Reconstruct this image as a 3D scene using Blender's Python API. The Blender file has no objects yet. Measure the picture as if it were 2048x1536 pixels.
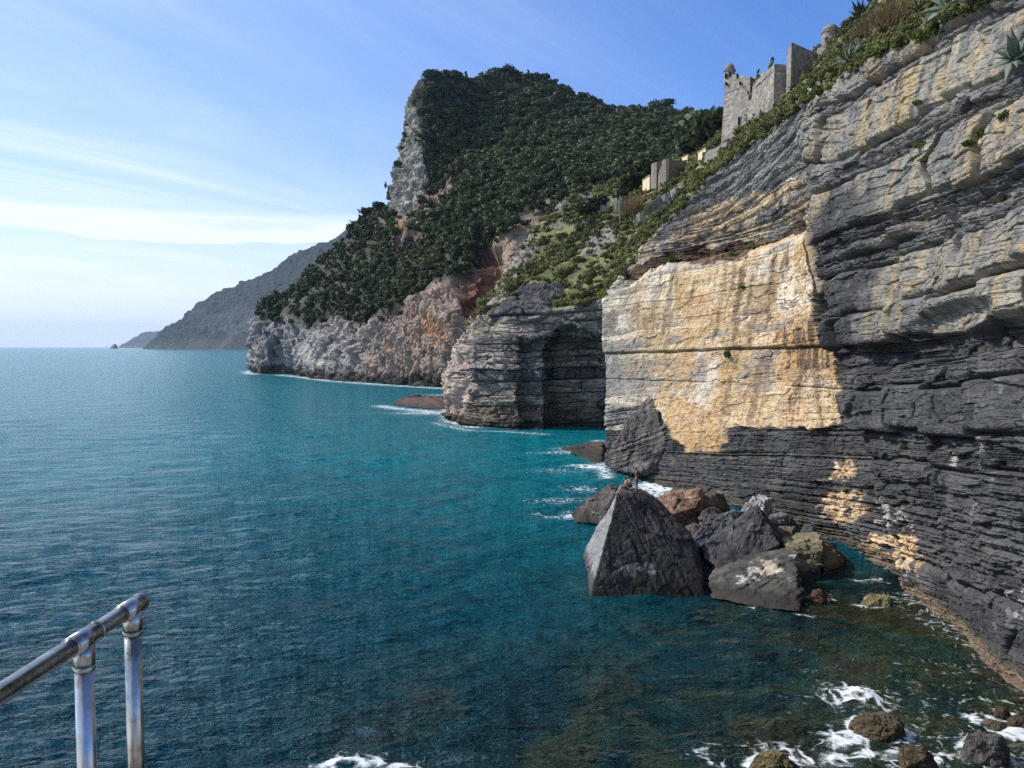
import bpy, bmesh, math, random
import numpy as np
from mathutils import Vector, Matrix

random.seed(7)
RNG = np.random.default_rng(11)
SC = bpy.context.scene
COL = SC.collection

# ------------------------------------------------------------------ camera model
FPX = 1577.0
CAM = np.array([0.0, 0.0, 15.5])
HOR = 693.5
TH = math.atan((768 - HOR) / FPX)
FWD = np.array([0, math.cos(TH), -math.sin(TH)])
UPV = np.array([0, math.sin(TH), math.cos(TH)])


def P(px, py, d):
    """point at forward distance d seen in the direction (px, py) of the survey photo"""
    cx = (px - 1024) / FPX
    cy = (768 - py) / FPX
    t = d / (math.cos(TH) + cy * math.sin(TH))
    return CAM + t * (FWD + cx * np.array([1.0, 0, 0]) + cy * UPV)


def W(px, py, z=0.0):
    a = P(px, py, 1.0) - CAM
    t = (z - CAM[2]) / a[2]
    return CAM + a * t


def proj(p):
    q = p - CAM
    f = q @ FWD
    f = np.where(np.abs(f) < 1e-3, 1e-3, f)
    return 1024 + FPX * q[..., 0] / f, 768 - FPX * (q @ UPV) / f


# ------------------------------------------------------------------ noise
_perm = np.random.default_rng(3).permutation(4096).astype(np.int32)
_pf = (_perm / 2047.5 - 1.0).astype(np.float32)


def hash1(i, seed=0):
    i = np.asarray(i, dtype=np.int64)
    return _perm[(_perm[(i + seed * 131) & 4095] + (i >> 12) + seed) & 4095] / 4095.0


def hash2(i, j, seed=0):
    i = np.asarray(i, dtype=np.int64)
    j = np.asarray(j, dtype=np.int64)
    return _perm[(_perm[(i + seed * 57) & 4095] + j) & 4095] / 4095.0


def vnoise(p):
    """value noise, -1..1"""
    p = np.asarray(p)
    fl = np.floor(p)
    f = (p - fl).astype(np.float32)
    i = fl.astype(np.int32)
    u = f * f * f * (f * (f * 6 - 15) + 10)
    x0 = _perm[i[..., 0] & 4095]; x1 = _perm[(i[..., 0] + 1) & 4095]
    y0 = i[..., 1]; z0 = i[..., 2]
    ux, uy, uz = u[..., 0], u[..., 1], u[..., 2]
    a00 = _perm[(x0 + y0) & 4095]; a10 = _perm[(x1 + y0) & 4095]; a01 = _perm[(x0 + y0 + 1) & 4095]; a11 = _perm[(x1 + y0 + 1) & 4095]

    def lay(z):
        c0 = _pf[(a00 + z) & 4095]; c1 = _pf[(a10 + z) & 4095]; c2 = _pf[(a01 + z) & 4095]; c3 = _pf[(a11 + z) & 4095]
        p0 = c0 + (c1 - c0) * ux; p1 = c2 + (c3 - c2) * ux
        return p0 + (p1 - p0) * uy
    l0 = lay(z0); l1 = lay(z0 + 1)
    return l0 + (l1 - l0) * uz


_rot = np.array([[0.36, 0.48, -0.8], [-0.8, 0.6, 0.0], [0.48, 0.64, 0.6]])


def fbm(p, scale=1.0, octs=4, gain=0.5, seed=0, ridged=False):
    q = np.asarray(p) * np.asarray(scale, dtype=float) + np.array([17.3, 5.1, 9.7]) * (seed + 1)
    s = 0; a = 1.0; tot = 0
    for _ in range(octs):
        n = vnoise(q)
        s = s + a * ((1 - 2 * np.abs(n)) if ridged else n)
        tot += a
        a *= gain
        q = (q @ _rot) * 2.03 + 3.7
    return s / tot


def facets(p, cell, seed=0, tilt=.5):
    """broken planes: offset of the joint block each point belongs to, and distance to the nearest crack (in cells)"""
    q = (np.asarray(p, np.float32) / np.asarray(cell, np.float32)) + 31.7 * (seed + 1)
    b = np.floor(q - .5).astype(np.int32)
    f1 = np.full(q.shape[:-1], 1e9, np.float32); f2 = f1.copy()
    off = np.zeros_like(f1)
    for k in range(8):
        c = b + np.array([k & 1, (k >> 1) & 1, (k >> 2) & 1], np.int32)
        h = _perm[(_perm[(_perm[c[..., 0] & 4095] + c[..., 1]) & 4095] + c[..., 2] + seed * 7) & 4095]
        j = np.stack([_pf[h], _pf[(h * 3 + 17) & 4095], _pf[(h * 7 + 91) & 4095]], -1) * .36 + .5
        dv = q - (c + j)
        d = np.einsum('...i,...i->...', dv, dv)
        t = np.stack([_pf[(h * 5 + 3) & 4095], _pf[(h * 11 + 5) & 4095], _pf[(h * 13 + 7) & 4095]], -1)
        o = np.einsum('...i,...i->...', dv, t) * tilt + .5 * _pf[(h * 17 + 11) & 4095]
        m = d < f1
        f2 = np.where(m, f1, np.minimum(f2, d))
        off = np.where(m, o, off)
        f1 = np.where(m, d, f1)
    return off, np.sqrt(f2) - np.sqrt(f1)


def sst(a, b, x):
    t = np.clip((x - a) / (b - a), 0, 1)
    return t * t * (3 - 2 * t)


def mix(a, b, t):
    t = np.asarray(t)[..., None]
    return np.asarray(a) * (1 - t) + np.asarray(b) * t


def in_poly(px, py, poly):
    r = np.zeros(px.shape, bool)
    n = len(poly)
    for k in range(n):
        x1, y1 = poly[k]; x2, y2 = poly[(k + 1) % n]
        if y1 == y2:
            continue
        c = ((py < y1) != (py < y2)) & (px < (x2 - x1) * (py - y1) / (y2 - y1) + x1)
        r ^= c
    return r


# bed profile tables: thickness of the beds of a layered cliff
def make_beds(seed, lo, hi, total=120.0):
    r = np.random.default_rng(seed)
    t = [0.0]
    while t[-1] < total:
        t.append(t[-1] + lo * (hi / lo) ** (r.random() ** 1.6))
    return np.array(t)


def strata(h, s, beds, seed, jw=(2.0, 7.0)):
    """outset (0..1) of a layered wall at bed height h and run s, plus bed number"""
    hh = np.mod(h + 40.0, beds[-1] - 1e-3)
    i = np.searchsorted(beds, hh, side='right') - 1
    th = beds[i + 1] - beds[i]
    t = (hh - beds[i]) / th
    w = jw[0] + (jw[1] - jw[0]) * hash1(i, seed + 5)
    sj = s / w + 37.0 * hash1(i, seed + 9)
    j = np.floor(sj)
    fj = sj - j
    out = 0.55 * hash1(i, seed) + 0.45 * hash2(i, j, seed + 2)
    # rounded bed edge, open seam
    e = np.minimum(t, 1 - t) * th
    seam = 1 - np.exp(-(e / 0.07) ** 1.2)
    ej = np.minimum(fj, 1 - fj) * w
    joint = 1 - 0.8 * np.exp(-(ej / 0.07) ** 1.5) * (hash2(i, j, seed + 3) > 0.25)
    return out, seam * joint, i, j


# ------------------------------------------------------------------ mesh + tags
def tag(o, label=None, cat=None, group=None, kind=None):
    if label: o['label'] = label
    if cat: o['category'] = cat
    if group: o['group'] = group
    if kind: o['kind'] = kind
    return o


def link(name, me, mat=None, parent=None):
    o = bpy.data.objects.new(name, me)
    COL.objects.link(o)
    if mat is not None:
        me.materials.append(mat)
    if parent is not None:
        o.parent = parent
        o.matrix_parent_inverse = Matrix.Translation(-Vector(parent.location)) if parent.rotation_euler.z == 0 else parent.matrix_world.inverted()
    return o


def empty(name, loc=(0, 0, 0)):
    o = bpy.data.objects.new(name, None)
    COL.objects.link(o)
    o.location = loc
    return o


def mesh_np(name, verts, quads, smooth=False, attrs=None):
    me = bpy.data.meshes.new(name)
    v = np.ascontiguousarray(verts, dtype=np.float32).reshape(-1, 3)
    q = np.ascontiguousarray(quads, dtype=np.int32)
    n = q.shape[1]
    me.vertices.add(len(v)); me.vertices.foreach_set('co', v.ravel())
    me.loops.add(q.size); me.loops.foreach_set('vertex_index', q.ravel())
    me.polygons.add(len(q))
    me.polygons.foreach_set('loop_start', np.arange(0, q.size, n, dtype=np.int32))
    me.polygons.foreach_set('use_smooth', np.full(len(q), smooth))
    me.update(calc_edges=True)
    for k, a in (attrs or {}).items():
        a = np.asarray(a, dtype=np.float32)
        if k == 'nrm':
            at = me.attributes.new(k, 'FLOAT_VECTOR', 'POINT')
            at.data.foreach_set('vector', np.ascontiguousarray(a).ravel())
            continue
        if a.ndim > 1 and a.shape[-1] == 3:
            a4 = np.concatenate([a.reshape(-1, 3), np.ones((a.size // 3, 1), np.float32)], 1)
            at = me.attributes.new(k, 'FLOAT_COLOR', 'POINT')
            at.data.foreach_set('color', np.ascontiguousarray(a4).ravel())
        else:
            at = me.attributes.new(k, 'FLOAT', 'POINT')
            at.data.foreach_set('value', np.ascontiguousarray(a).ravel())
    return me


def grid_quads(R, C, flip=False):
    i = np.arange(R * C).reshape(R, C)
    a = i[:-1, :-1].ravel(); b = i[:-1, 1:].ravel(); c = i[1:, 1:].ravel(); d = i[1:, :-1].ravel()
    return np.stack([a, d, c, b] if flip else [a, b, c, d], 1)


def net(rows, step=1.8, smooth=0, cap=260, lo=2):
    """rows[r][c] = 3D control points -> dense grid (R,C,3)"""
    A = np.array(rows, dtype=float)
    x, y = proj(A)
    x = np.clip(x, -300, 2350); y = np.clip(y, -250, 1800)
    lu = np.hypot(np.diff(x, axis=1), np.diff(y, axis=1)).max(0)
    lv = np.hypot(np.diff(x, axis=0), np.diff(y, axis=0)).max(1)
    nu = np.clip(np.ceil(lu / step), lo, cap).astype(int)
    nv = np.clip(np.ceil(lv / step), lo, cap).astype(int)

    def par(n):
        out = []
        for k, m in enumerate(n):
            out.append(k + np.arange(m) / m)
        return np.append(np.concatenate(out), len(n))
    u = par(nu); v = par(nv)
    iu = np.minimum(u.astype(int), A.shape[1] - 2); fu = (u - iu)[None, :, None]
    B = A[:, iu] * (1 - fu) + A[:, iu + 1] * fu
    iv = np.minimum(v.astype(int), A.shape[0] - 2); fv = (v - iv)[:, None, None]
    G = B[iv] * (1 - fv) + B[iv + 1] * fv
    for _ in range(smooth):
        G[:, 1:-1] = (G[:, :-2] + 2 * G[:, 1:-1] + G[:, 2:]) / 4
        G[1:-1] = (G[:-2] + 2 * G[1:-1] + G[2:]) / 4
    return G, u, v


def normals(G):
    du = np.gradient(G, axis=1); dv = np.gradient(G, axis=0)
    n = np.cross(du, dv)
    n /= np.linalg.norm(n, axis=-1, keepdims=True) + 1e-9
    return n


def blur(a, k=1):
    for _ in range(k):
        a = a.copy()
        a[:, 1:-1] = (a[:, :-2] + 2 * a[:, 1:-1] + a[:, 2:]) / 4
        a[1:-1] = (a[:-2] + 2 * a[1:-1] + a[2:]) / 4
    return a


# ------------------------------------------------------------------ materials
class NT:
    def __init__(self, name):
        self.m = bpy.data.materials.new(name)
        self.m.use_nodes = True
        self.t = self.m.node_tree
        self.t.nodes.clear()
        self.out = self.t.nodes.new('ShaderNodeOutputMaterial')

    def n(self, typ, ins=None, **kw):
        nd = self.t.nodes.new(typ)
        for k, v in kw.items():
            setattr(nd, k, v)
        for k, v in (ins or {}).items():
            if isinstance(v, bpy.types.NodeSocket):
                self.t.links.new(v, nd.inputs[k])
            else:
                nd.inputs[k].default_value = v
        return nd

    def math(self, op, a, b=0.0, clamp=False):
        nd = self.n('ShaderNodeMath', {0: a, 1: b}, operation=op)
        nd.use_clamp = clamp
        return nd.outputs[0]

    def mixc(self, f, a, b, mode='MIX'):
        nd = self.n('ShaderNodeMix', data_type='RGBA', blend_type=mode)
        for k, v in ((0, f), (6, a), (7, b)):
            if isinstance(v, bpy.types.NodeSocket):
                self.t.links.new(v, nd.inputs[k])
            else:
                nd.inputs[k].default_value = v
        return nd.outputs[2]

    def ramp(self, f, pts):
        nd = self.n('ShaderNodeValToRGB', {0: f})
        el = nd.color_ramp.elements
        while len(el) < len(pts):
            el.new(0.5)
        for e, (p, c) in zip(el, pts):
            e.position = p
            e.color = tuple(c) + (1,) if len(c) == 3 else c
        return nd.outputs[0]

    def noise(self, scale, detail=4, vec=None, rough=0.55, dist=0.0):
        ins = {'Scale': scale, 'Detail': detail, 'Roughness': rough, 'Distortion': dist}
        if vec is not None:
            ins['Vector'] = vec
        return self.n('ShaderNodeTexNoise', ins).outputs[0]

    def coords(self, kind='Object'):
        return self.n('ShaderNodeTexCoord').outputs[kind]

    def done(self, sh):
        self.t.links.new(sh, self.out.inputs[0])
        return self.m


def rgb(*c):
    return (c[0], c[1], c[2], 1.0)


def rock_mat(name, fine=2.2, bump=0.25, rough=0.85, dist=0.15):
    n = NT(name)
    co = n.coords()
    alb = n.n('ShaderNodeAttribute', attribute_name='alb').outputs['Color']
    n1 = n.noise(fine, 6, co, 0.65)
    n2 = n.noise(fine * 7, 3, co, 0.6)
    f = n.ramp(n1, [(0.3, (0.62, 0.62, 0.63)), (0.52, (1.0, 1.0, 1.0)), (0.72, (1.35, 1.32, 1.28))])
    c = n.mixc(1.0, alb, f, 'MULTIPLY')
    h = n.math('ADD', n1, n.math('MULTIPLY', n2, 0.35))
    b = n.n('ShaderNodeBump', {'Strength': bump, 'Distance': dist, 'Height': h})
    return n.done(n.n('ShaderNodeBsdfPrincipled', {'Base Color': c, 'Roughness': rough, 'Normal': b.outputs[0],
                                                   'Specular IOR Level': 0.25}).outputs[0])


def leaf_mat(name, dark, light, rough=0.6, soft=0.0):
    n = NT(name)
    t = n.n('ShaderNodeAttribute', attribute_name='tint').outputs['Fac']
    r = n.n('ShaderNodeObjectInfo').outputs['Random']
    f = n.math('ADD', t, n.math('MULTIPLY', n.math('SUBTRACT', r, 0.5), 0.35), clamp=True)
    c = n.mixc(f, rgb(*dark), rgb(*light))
    ins = {'Base Color': c, 'Roughness': rough, 'Specular IOR Level': 0.2}
    if soft:
        # leaves of one crown share its rounded light: blend each leaf's tilt with the crown's outward direction
        av = n.n('ShaderNodeAttribute', attribute_name='nrm').outputs['Vector']
        vt = n.n('ShaderNodeVectorTransform', {0: av}, vector_type='NORMAL', convert_from='OBJECT', convert_to='WORLD').outputs[0]
        ge = n.n('ShaderNodeNewGeometry').outputs['Normal']
        mx = n.n('ShaderNodeVectorMath', {0: n.n('ShaderNodeVectorMath', {0: vt, 3: soft}, operation='SCALE').outputs[0], 1: n.n('ShaderNodeVectorMath', {0: ge, 3: 1 - soft}, operation='SCALE').outputs[0]}, operation='ADD').outputs[0]
        ins['Normal'] = n.n('ShaderNodeVectorMath', {0: mx}, operation='NORMALIZE').outputs[0]
    d = n.n('ShaderNodeBsdfPrincipled', ins).outputs[0]
    tr = n.n('ShaderNodeBsdfTranslucent', {'Color': c}).outputs[0]
    return n.done(n.n('ShaderNodeMixShader', {0: 0.22, 1: d, 2: tr}).outputs[0])


def plain(name, color, rough=0.6, metal=0.0, noise_scale=None, var=0.25, bump=0.0):
    n = NT(name)
    c = rgb(*color)
    ins = {'Roughness': rough, 'Metallic': metal}
    if noise_scale:
        nz = n.noise(noise_scale, 5, n.coords())
        c = n.mixc(nz, rgb(*[max(0, x * (1 - var)) for x in color]), rgb(*[min(1, x * (1 + var)) for x in color]))
        if bump:
            ins['Normal'] = n.n('ShaderNodeBump', {'Strength': bump, 'Distance': 0.05, 'Height': nz}).outputs[0]
    ins['Base Color'] = c
    return n.done(n.n('ShaderNodeBsdfPrincipled', ins).outputs[0])


M_CLIFF = rock_mat('layered_limestone', 1.6, 0.35)
M_ROCK = rock_mat('boulder_limestone', 2.2, 0.35, dist=0.08)
M_HEAD = rock_mat('headland_limestone', 0.8, 0.45, dist=0.35)
M_MOUNT = rock_mat('mountain_limestone', 0.28, 0.6, dist=1.2)
M_FAR = rock_mat('far_hill_ground', 0.035, 0.9, dist=14.0)
M_PINE = leaf_mat('pine_needles', (0.014, 0.026, 0.011), (0.095, 0.125, 0.04), soft=.58)
M_SCRUB = leaf_mat('scrub_leaves', (0.035, 0.055, 0.017), (0.26, 0.26, 0.08), soft=.6)
M_BARK = plain('pine_bark', (0.12, 0.09, 0.07), 0.9, noise_scale=3)
# ================================================================== the near cliff
def lerp3(a, b, t):
    return np.array(a) * (1 - t) + np.array(b) * t


def build_cliff():
    # per column: foot (x,y), shoulder at z~24, bulge, ledge-back, rim, back
    cols = [
        dict(b=(19, 126), t=(20, 126, 22), e=P(1232, 585, 126), k=P(1262, 500, 175), bul=0, led=(0, 0)),
        dict(b=(12.9, 106), t=(13.2, 109, 22), e=P(1214, 584, 111), k=P(1245, 500, 172), bul=0, led=(0, 0)),
        dict(b=(12.2, 102.5), t=P(1207, 600, 107), e=P(1220, 583, 109), k=P(1250, 500, 170), bul=0, led=(0.6, .2)),
        dict(b=(15.9, 91), t=P(1325, 546, 95.5), e=P(1300, 480, 102), k=P(1320, 425, 170), bul=.2, led=(2.6, .8)),
        dict(b=(20, 79.7), t=P(1440, 522, 84), e=P(1400, 375, 95), k=P(1420, 345, 165), bul=.3, led=(3.0, 1)),
        dict(b=(23.3, 70.5), t=P(1540, 500, 74.5), e=P(1500, 290, 88), k=P(1520, 258, 140), bul=.3, led=(2.6, 1)),
        dict(b=(26.2, 61.2), t=P(1592, 488, 69.6), e=P(1570, 240, 80), k=P(1590, 200, 120), bul=.2, led=(1.5, .5)),
        dict(b=(26.2, 51.4), t=P(1624, 482, 66.4), e=P(1607, 212, 74), k=P(1640, 160, 105), bul=.1, led=(.6, 0)),
        dict(b=(25.2, 49.9), t=P(1622, 482, 63.6), e=P(1611, 208, 72), k=P(1645, 155, 103), bul=.5, led=(0, 0)),
        dict(b=(24.5, 42.4), t=(24.4, 47, 24), e=P(1790, 95, 54), k=P(1800, 40, 85), bul=1.2, led=(0, 0)),
        dict(b=(23.4, 36), t=(23.8, 38.5, 24), e=P(2048, -28, 41.6), k=P(2080, -100, 70), bul=1.4, led=(0, 0)),
        dict(b=(22.5, 27), t=(23.5, 27, 24), e=(28, 27, 34), k=(50, 45, 60), bul=1.0, led=(0, 0)),
        dict(b=(22, 8), t=(23, 8, 24), e=(28, 8, 33), k=(55, 12, 60), bul=0.6, led=(0, 0)),
    ]
    rows = []
    for z in (-5, 0, 4, 8, 12, 16, 20):
        r = []
        for c in cols:
            f = z / c['t'][2]
            p = lerp3((*c['b'], 0), c['t'], f)
            w = math.sin(math.pi * min(max(f, 0), 1)) * c['bul']
            p[0] -= w
            p[2] = z
            if z < 0:
                p[0] -= 1.5
            r.append(p)
        rows.append(r)
    rows.append([np.array(c['t']) for c in cols])
    rows.append([np.array(c['t']) + np.array([c['led'][0], c['led'][1], .7 + .2 * c['led'][0]]) for c in cols])
    rows.append([lerp3(np.array(c['t']) + np.array([c['led'][0], c['led'][1], 1.5]), c['e'], .5) + np.array([-.35 * c['led'][0], 0, 0]) for c in cols])
    rows.append([np.array(c['e']) for c in cols])
    rows.append([lerp3(c['e'], c['k'], .3) + np.array([0, 0, 1.0]) for c in cols])
    rows.append([np.array(c['k']) for c in cols])
    G, u, v = net(rows, 1.75, smooth=3)
    N = normals(G)
    if N[len(N) // 3, :, 0].mean() > 0:
        N = -N
    flip = np.cross(np.gradient(G, axis=1), np.gradient(G, axis=0))[len(N) // 3, :, 0].mean() > 0
    x, y, z = G[..., 0], G[..., 1], G[..., 2]
    px, py = proj(G)
    V = np.broadcast_to(v[:, None], x.shape)
    U = np.broadcast_to(u[None, :], x.shape)
    wob = fbm(G, .16, 3, seed=1)
    pxw = px + (34 * fbm(G, .22, 5, .6, seed=2)) * 60 / np.maximum(y, 30)
    pyw = py + (34 * fbm(G, .22, 5, .6, seed=3)) * 60 / np.maximum(y, 30)
    # bedding
    kz = np.clip(.12 - .0055 * (z - 5), -.03, .12)
    fold = sst(26, 33, z) * sst(60, 80, y)
    right = sst(7.02, 7.14, U)
    fault = (hash1(np.floor((y + 1.5 * wob) / 5.5 + 50), 44) - .5) * .5 * right
    h = z + kz * (y - 50) * (1 - .7 * fold) + .22 * fbm(G, .06, 2, seed=5) + fault + fold * (.30 * (y - 80) + 1.5 * fbm(G, .16, 3, seed=6))
    h = h + .045 * fbm(G, .9, 3, seed=8)
    s = y + .35 * x + .5 * fbm(G, .3, 3, seed=4)
    thick = make_beds(21, .22, 1.5)
    thin = make_beds(22, .07, .34)
    o1, m1, i1, j1 = strata(h, s, thick, 31, (1.6, 6.0))
    o2, m2, i2, j2 = strata(h, s, thin, 32, (.5, 3.0))
    # named packets of the near wall: (top, outset, massive)
    packs = [(-40, 0, 0), (2.0, .1, .6), (7.0, -.1, 0), (8.4, .35, .3), (10.2, -.15, 0), (13.0, .55, 1), (14.3, .1, .2), (15.9, -1.1, 0), (18.2, .55, 1), (21.2, .75, 1), (22.2, -.15, 0),
             (23.0, .2, .5), (24.2, -.3, 0), (27.9, .3, 1), (28.5, .05, .2), (29.7, -.35, 0), (33.4, .35, 1), (34.2, -.2, 0), (36.4, .3, .9), (60, .0, .3)]
    tops = np.array([q[0] for q in packs])
    hp = h + .2 * fbm(G, .09, 2, seed=71)
    ip = np.clip(np.searchsorted(tops, hp), 1, len(packs) - 1)
    pout = np.array([q[1] for q in packs])[ip]
    pmas = np.array([q[2] for q in packs])[ip]
    tp = np.clip(np.minimum(hp - tops[ip - 1], tops[ip] - hp), 0, 9)
    wj = 3.2 + 3.0 * hash1(ip, 3)
    sj = s / wj + 7.3 * hash1(ip, 4) + .10 * np.sin(h * 2.1) + .12 * fbm(G, .5, 2, seed=72)
    jb = np.floor(sj); fj = sj - jb
    ejt = np.minimum(fj, 1 - fj) * wj
    jopen = (hash2(ip, jb, 6) > .3)
    blkout = (hash2(ip, jb, 7) - .5) * .9 * (pmas > .25)
    pseam = 1 - np.exp(-(tp / .16) ** 1.3)
    pjoint = 1 - np.exp(-(ejt / (.08 + .1 * hash2(ip, jb, 8))) ** 1.5) * jopen * (pmas > .25)
    pm_ = np.clip(.6 + 1.7 * fbm(np.stack([s * .11, ip * 3.7, 0 * s], -1), 1.0, 2, seed=73), .1, 1.6)
    tb = np.clip(hp - tops[ip - 1], 0, 9)
    facet = (fj - .5) * (hash2(ip, jb, 9) - .4) * 1.1 * (pmas > .25)
    roundp = 1 - np.exp(-(tp / .1) ** 1.4)
    # where the wall is quarried smooth / thinly bedded / massive
    T_poly = [(1196, 700), (1205, 598), (1330, 543), (1440, 519), (1555, 492), (1628, 470), (1650, 640), (1668, 720), (1688, 866),
              (1600, 858), (1450, 850), (1440, 893), (1380, 897), (1330, 862), (1285, 800), (1210, 830)]
    tanm = blur(in_poly(pxw, pyw, T_poly).astype(float), 22)
    tanm = sst(.2, .85, tanm + .5 * (hash2(i2, j2, 15) - .5) * (tanm < .97) + .25 * vnoise(G * 1.3) * (tanm < .97)) * (1 - right)
    low = sst(10.5, 8.0, z + .8 * wob) * sst(-30, 0, px - 1200)
    massive = pmas * right * (1 - .4 * sst(.15, .5, fbm(G, .12, 3, seed=79)))
    thinv = np.clip(.55 + 1.3 * fbm(G * np.array([.5, .5, 1.6]), .16, 3, seed=10), .1, 1.3)
    A1 = .62 * (1 - .9 * tanm) * (1 - .5 * low) * (1 - .86 * massive)
    A2 = .17 * (1 - .75 * tanm) * (1 - .9 * massive) * thinv
    veg = sst(10.02, 10.3, V)
    rockm = 1 - veg
    n_a = fbm(G, .8, 3, seed=83); n_b = fbm(G, .8, 3, seed=84)
    d = A1 * (o1 - .45) * m1 + A2 * (o2 - .4) * m2
    d -= (.30 * (1 - m1) * thinv + .10 * (1 - m2) * thinv) * (1 - .85 * massive) * (1 - .85 * tanm)
    d += right * (pout * pm_ * roundp * (1 - .5 * low) + facet * (1 - .6 * low) - .75 * np.exp(-(tb / .13) ** 2) * (pmas > .5) * pm_ + blkout * (1 - .5 * low) - .45 * (1 - pseam) - .55 * (1 - pjoint))
    d += fold * .5 * (strata(h, s, make_beds(23, 1.6, 4.5), 33, (6, 18))[0] - .4)
    # long open seams and a stepped face on the bleached wall
    zz = z + .02 * (y - 80) + .25 * fbm(G, .12, 3, seed=74)
    for hz, wd, dp in ((15.2, .10, .5), (11.8, .07, .22), (18.9, .05, .14), (21.2, .05, .14)):
        d -= tanm * dp * np.exp(-((zz - hz) / wd) ** 2) * sst(-.35, .1, fbm(G, .09, 2, seed=int(hz * 7)))
    d += tanm * (.35 * sst(15.1, 15.3, zz) + .8 * fbm(G * np.array([1, 1, .6]), .13, 3, seed=75) + .10 * fbm(G, .6, 4, .6, seed=76, ridged=True) + .10 * fbm(np.stack([s * 1.6, s * 0, z * .25], -1), 1.0, 4, seed=77))
    rough = fbm(G, .45, 5, .55, seed=11)
    d += (.24 * rough * (1 - .3 * tanm)) * (1 - .4 * right) * (1 - .6 * massive) + .13 * fbm(G, 2.4, 4, .62, seed=12)
    bs = np.stack([s + .25 * n_a, x * .6, h + .2 * n_b], -1)
    fo1, fe1 = facets(bs, (3.6, 3.6, .75), 1, .8)
    fo2, fe2 = facets(bs, (1.3, 1.3, .24), 2, .8)
    brk = (1 - .6 * tanm) * (1 - .55 * massive)
    d += brk * ((.24 + .14 * right) * fo1 * (1 - .45 * low) + .10 * fo2) - .10 * sst(.07, .0, fe1) * brk - .05 * sst(.09, 0, fe2) * brk
    # deep overhung hollow in the near wall
    d -= 1.0 * sst(0, 1, 1 - ((px - 1905) / 110) ** 2 - ((py - 640 + .3 * (px - 1900)) / 34) ** 2) * right
    d *= rockm * .95 + .05
    d += veg * .5 * fbm(G, .25, 3, seed=13)
    fin = np.zeros_like(d)
    Q = G + N * d[..., None]
    # ---------------------------------------------------------------- colours of the rock, the near wall's shadow painted in
    lay = hash1(i1, 77)
    blk = np.where(right > .5, hash2(ip, jb, 78), hash2(i1, j1, 78))
    nz = fbm(G, .35, 4, seed=14)
    n2 = fbm(G, 1.3, 4, seed=15)
    st = fbm(np.stack([s * 1.1, s * 0, z * .10], -1), 1.0, 4, seed=16)      # drip streaks
    st2 = fbm(np.stack([s * 2.6, s * 0 + 5, z * .16], -1), 1.0, 3, seed=17)
    dark = mix((.038, .0385, .041), (.102, .101, .100), np.clip(.45 + .8 * nz + .35 * (lay - .5) + .3 * n2, 0, 1))
    grey = mix((.085, .088, .092), (.25, .245, .23), np.clip(.5 + .5 * nz + .5 * (lay - .5) + .3 * n2, 0, 1))
    pale = mix((.15, .156, .155), (.32, .295, .235), np.clip(.5 + .7 * nz + .3 * n2 + .3 * (blk - .5), 0, 1))
    pale = mix(pale, (.36, .28, .16), .85 * sst(-.15, .3, st + .25 * n2 + .35 * fbm(G, .14, 3, seed=81)))
    pale = mix(pale, (.10, .11, .12), .75 * sst(.1, .5, -st2 - .2 * n2))
    tan = mix((.43, .30, .155), (.65, .52, .345), np.clip(.5 + .8 * nz + .4 * n2 + .5 * (lay - .5), 0, 1))
    tan = mix(tan, (.6, .55, .47), .8 * sst(.15, .55, fbm(G, .18, 3, seed=20) + .3 * (1500 - px) / 300))
    tan = mix(tan, grey * 1.25, .75 * (hash1(i1, 90) > .72) * sst(-.2, .3, nz))
    tan = mix(tan, mix((.36, .22, .1), (.5, .34, .16), lay), .42 * sst(.1, .45, fbm(G * np.array([1, 1, 3.0]), .1, 4, seed=23)))
    tan = mix(tan, (.17, .115, .075), .62 * sst(.12, .4, st + .2 * n2 + .1 * sst(1480, 1600, px) * sst(760, 640, py)))
    tan = mix(tan, (.52, .29, .11), .85 * sst(.1, .5, st2 + .3 * nz) * sst(700, 850, py))
    pgx = px + 22 * n2 * 60 / np.maximum(y, 40) + 20 * nz; pgy = py + 22 * n_b * 60 / np.maximum(y, 40)
    zone = lambda poly, k=5: blur(in_poly(pgx, pgy, poly).astype(float), k)
    tan = mix(tan, (.70, .63, .52), .8 * zone([(1545, 565), (1640, 505), (1655, 600), (1565, 645)]) * sst(-.3, .3, n2 + .5 * fo2))
    tan = mix(tan, mix((.13, .095, .065), (.3, .2, .115), np.clip(.5 + 1.2 * st2 + n2, 0, 1)), .85 * zone([(1478, 540), (1560, 498), (1585, 515), (1545, 620), (1505, 705), (1450, 705), (1470, 620)]) * sst(-.45, .15, st + .6 * n2))
    tan = mix(tan, mix((.10, .07, .05), (.42, .26, .11), sst(-.1, .3, st2)), .85 * zone([(1555, 662), (1655, 645), (1668, 738), (1565, 742)]))
    tan = mix(tan, (.17, .125, .085), .8 * zone([(1592, 728), (1622, 738), (1580, 862), (1552, 855)]) * sst(-.4, .1, st + n2))
    tan = mix(tan, mix((.40, .24, .1), (.5, .34, .16), np.clip(.5 + n2, 0, 1)), .7 * zone([(1330, 780), (1440, 830), (1440, 900), (1330, 890)]))
    fmix = np.clip(.5 + 1.2 * fbm(G, .2, 3, seed=21), 0, 1)
    foldc = mix(grey, mix((.45, .36, .24), (.5, .43, .32), lay), sst(.45, .75, fmix + .25 * n2) * sst(33, 26, z + 1.5 * nz) * .8)
    tb2 = zone([(1325, 500), (1380, 425), (1470, 392), (1612, 360), (1618, 440), (1475, 478)]) * sst(-.35, .2, n2 + .8 * (lay - .5))
    foldc = mix(foldc, mix((.32, .235, .14), (.52, .41, .26), np.clip(.5 + n2 + nz, 0, 1)), .85 * tb2)
    foldc = foldc * (.8 + .5 * (hash1(i2, 61) > .5))[..., None]
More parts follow.
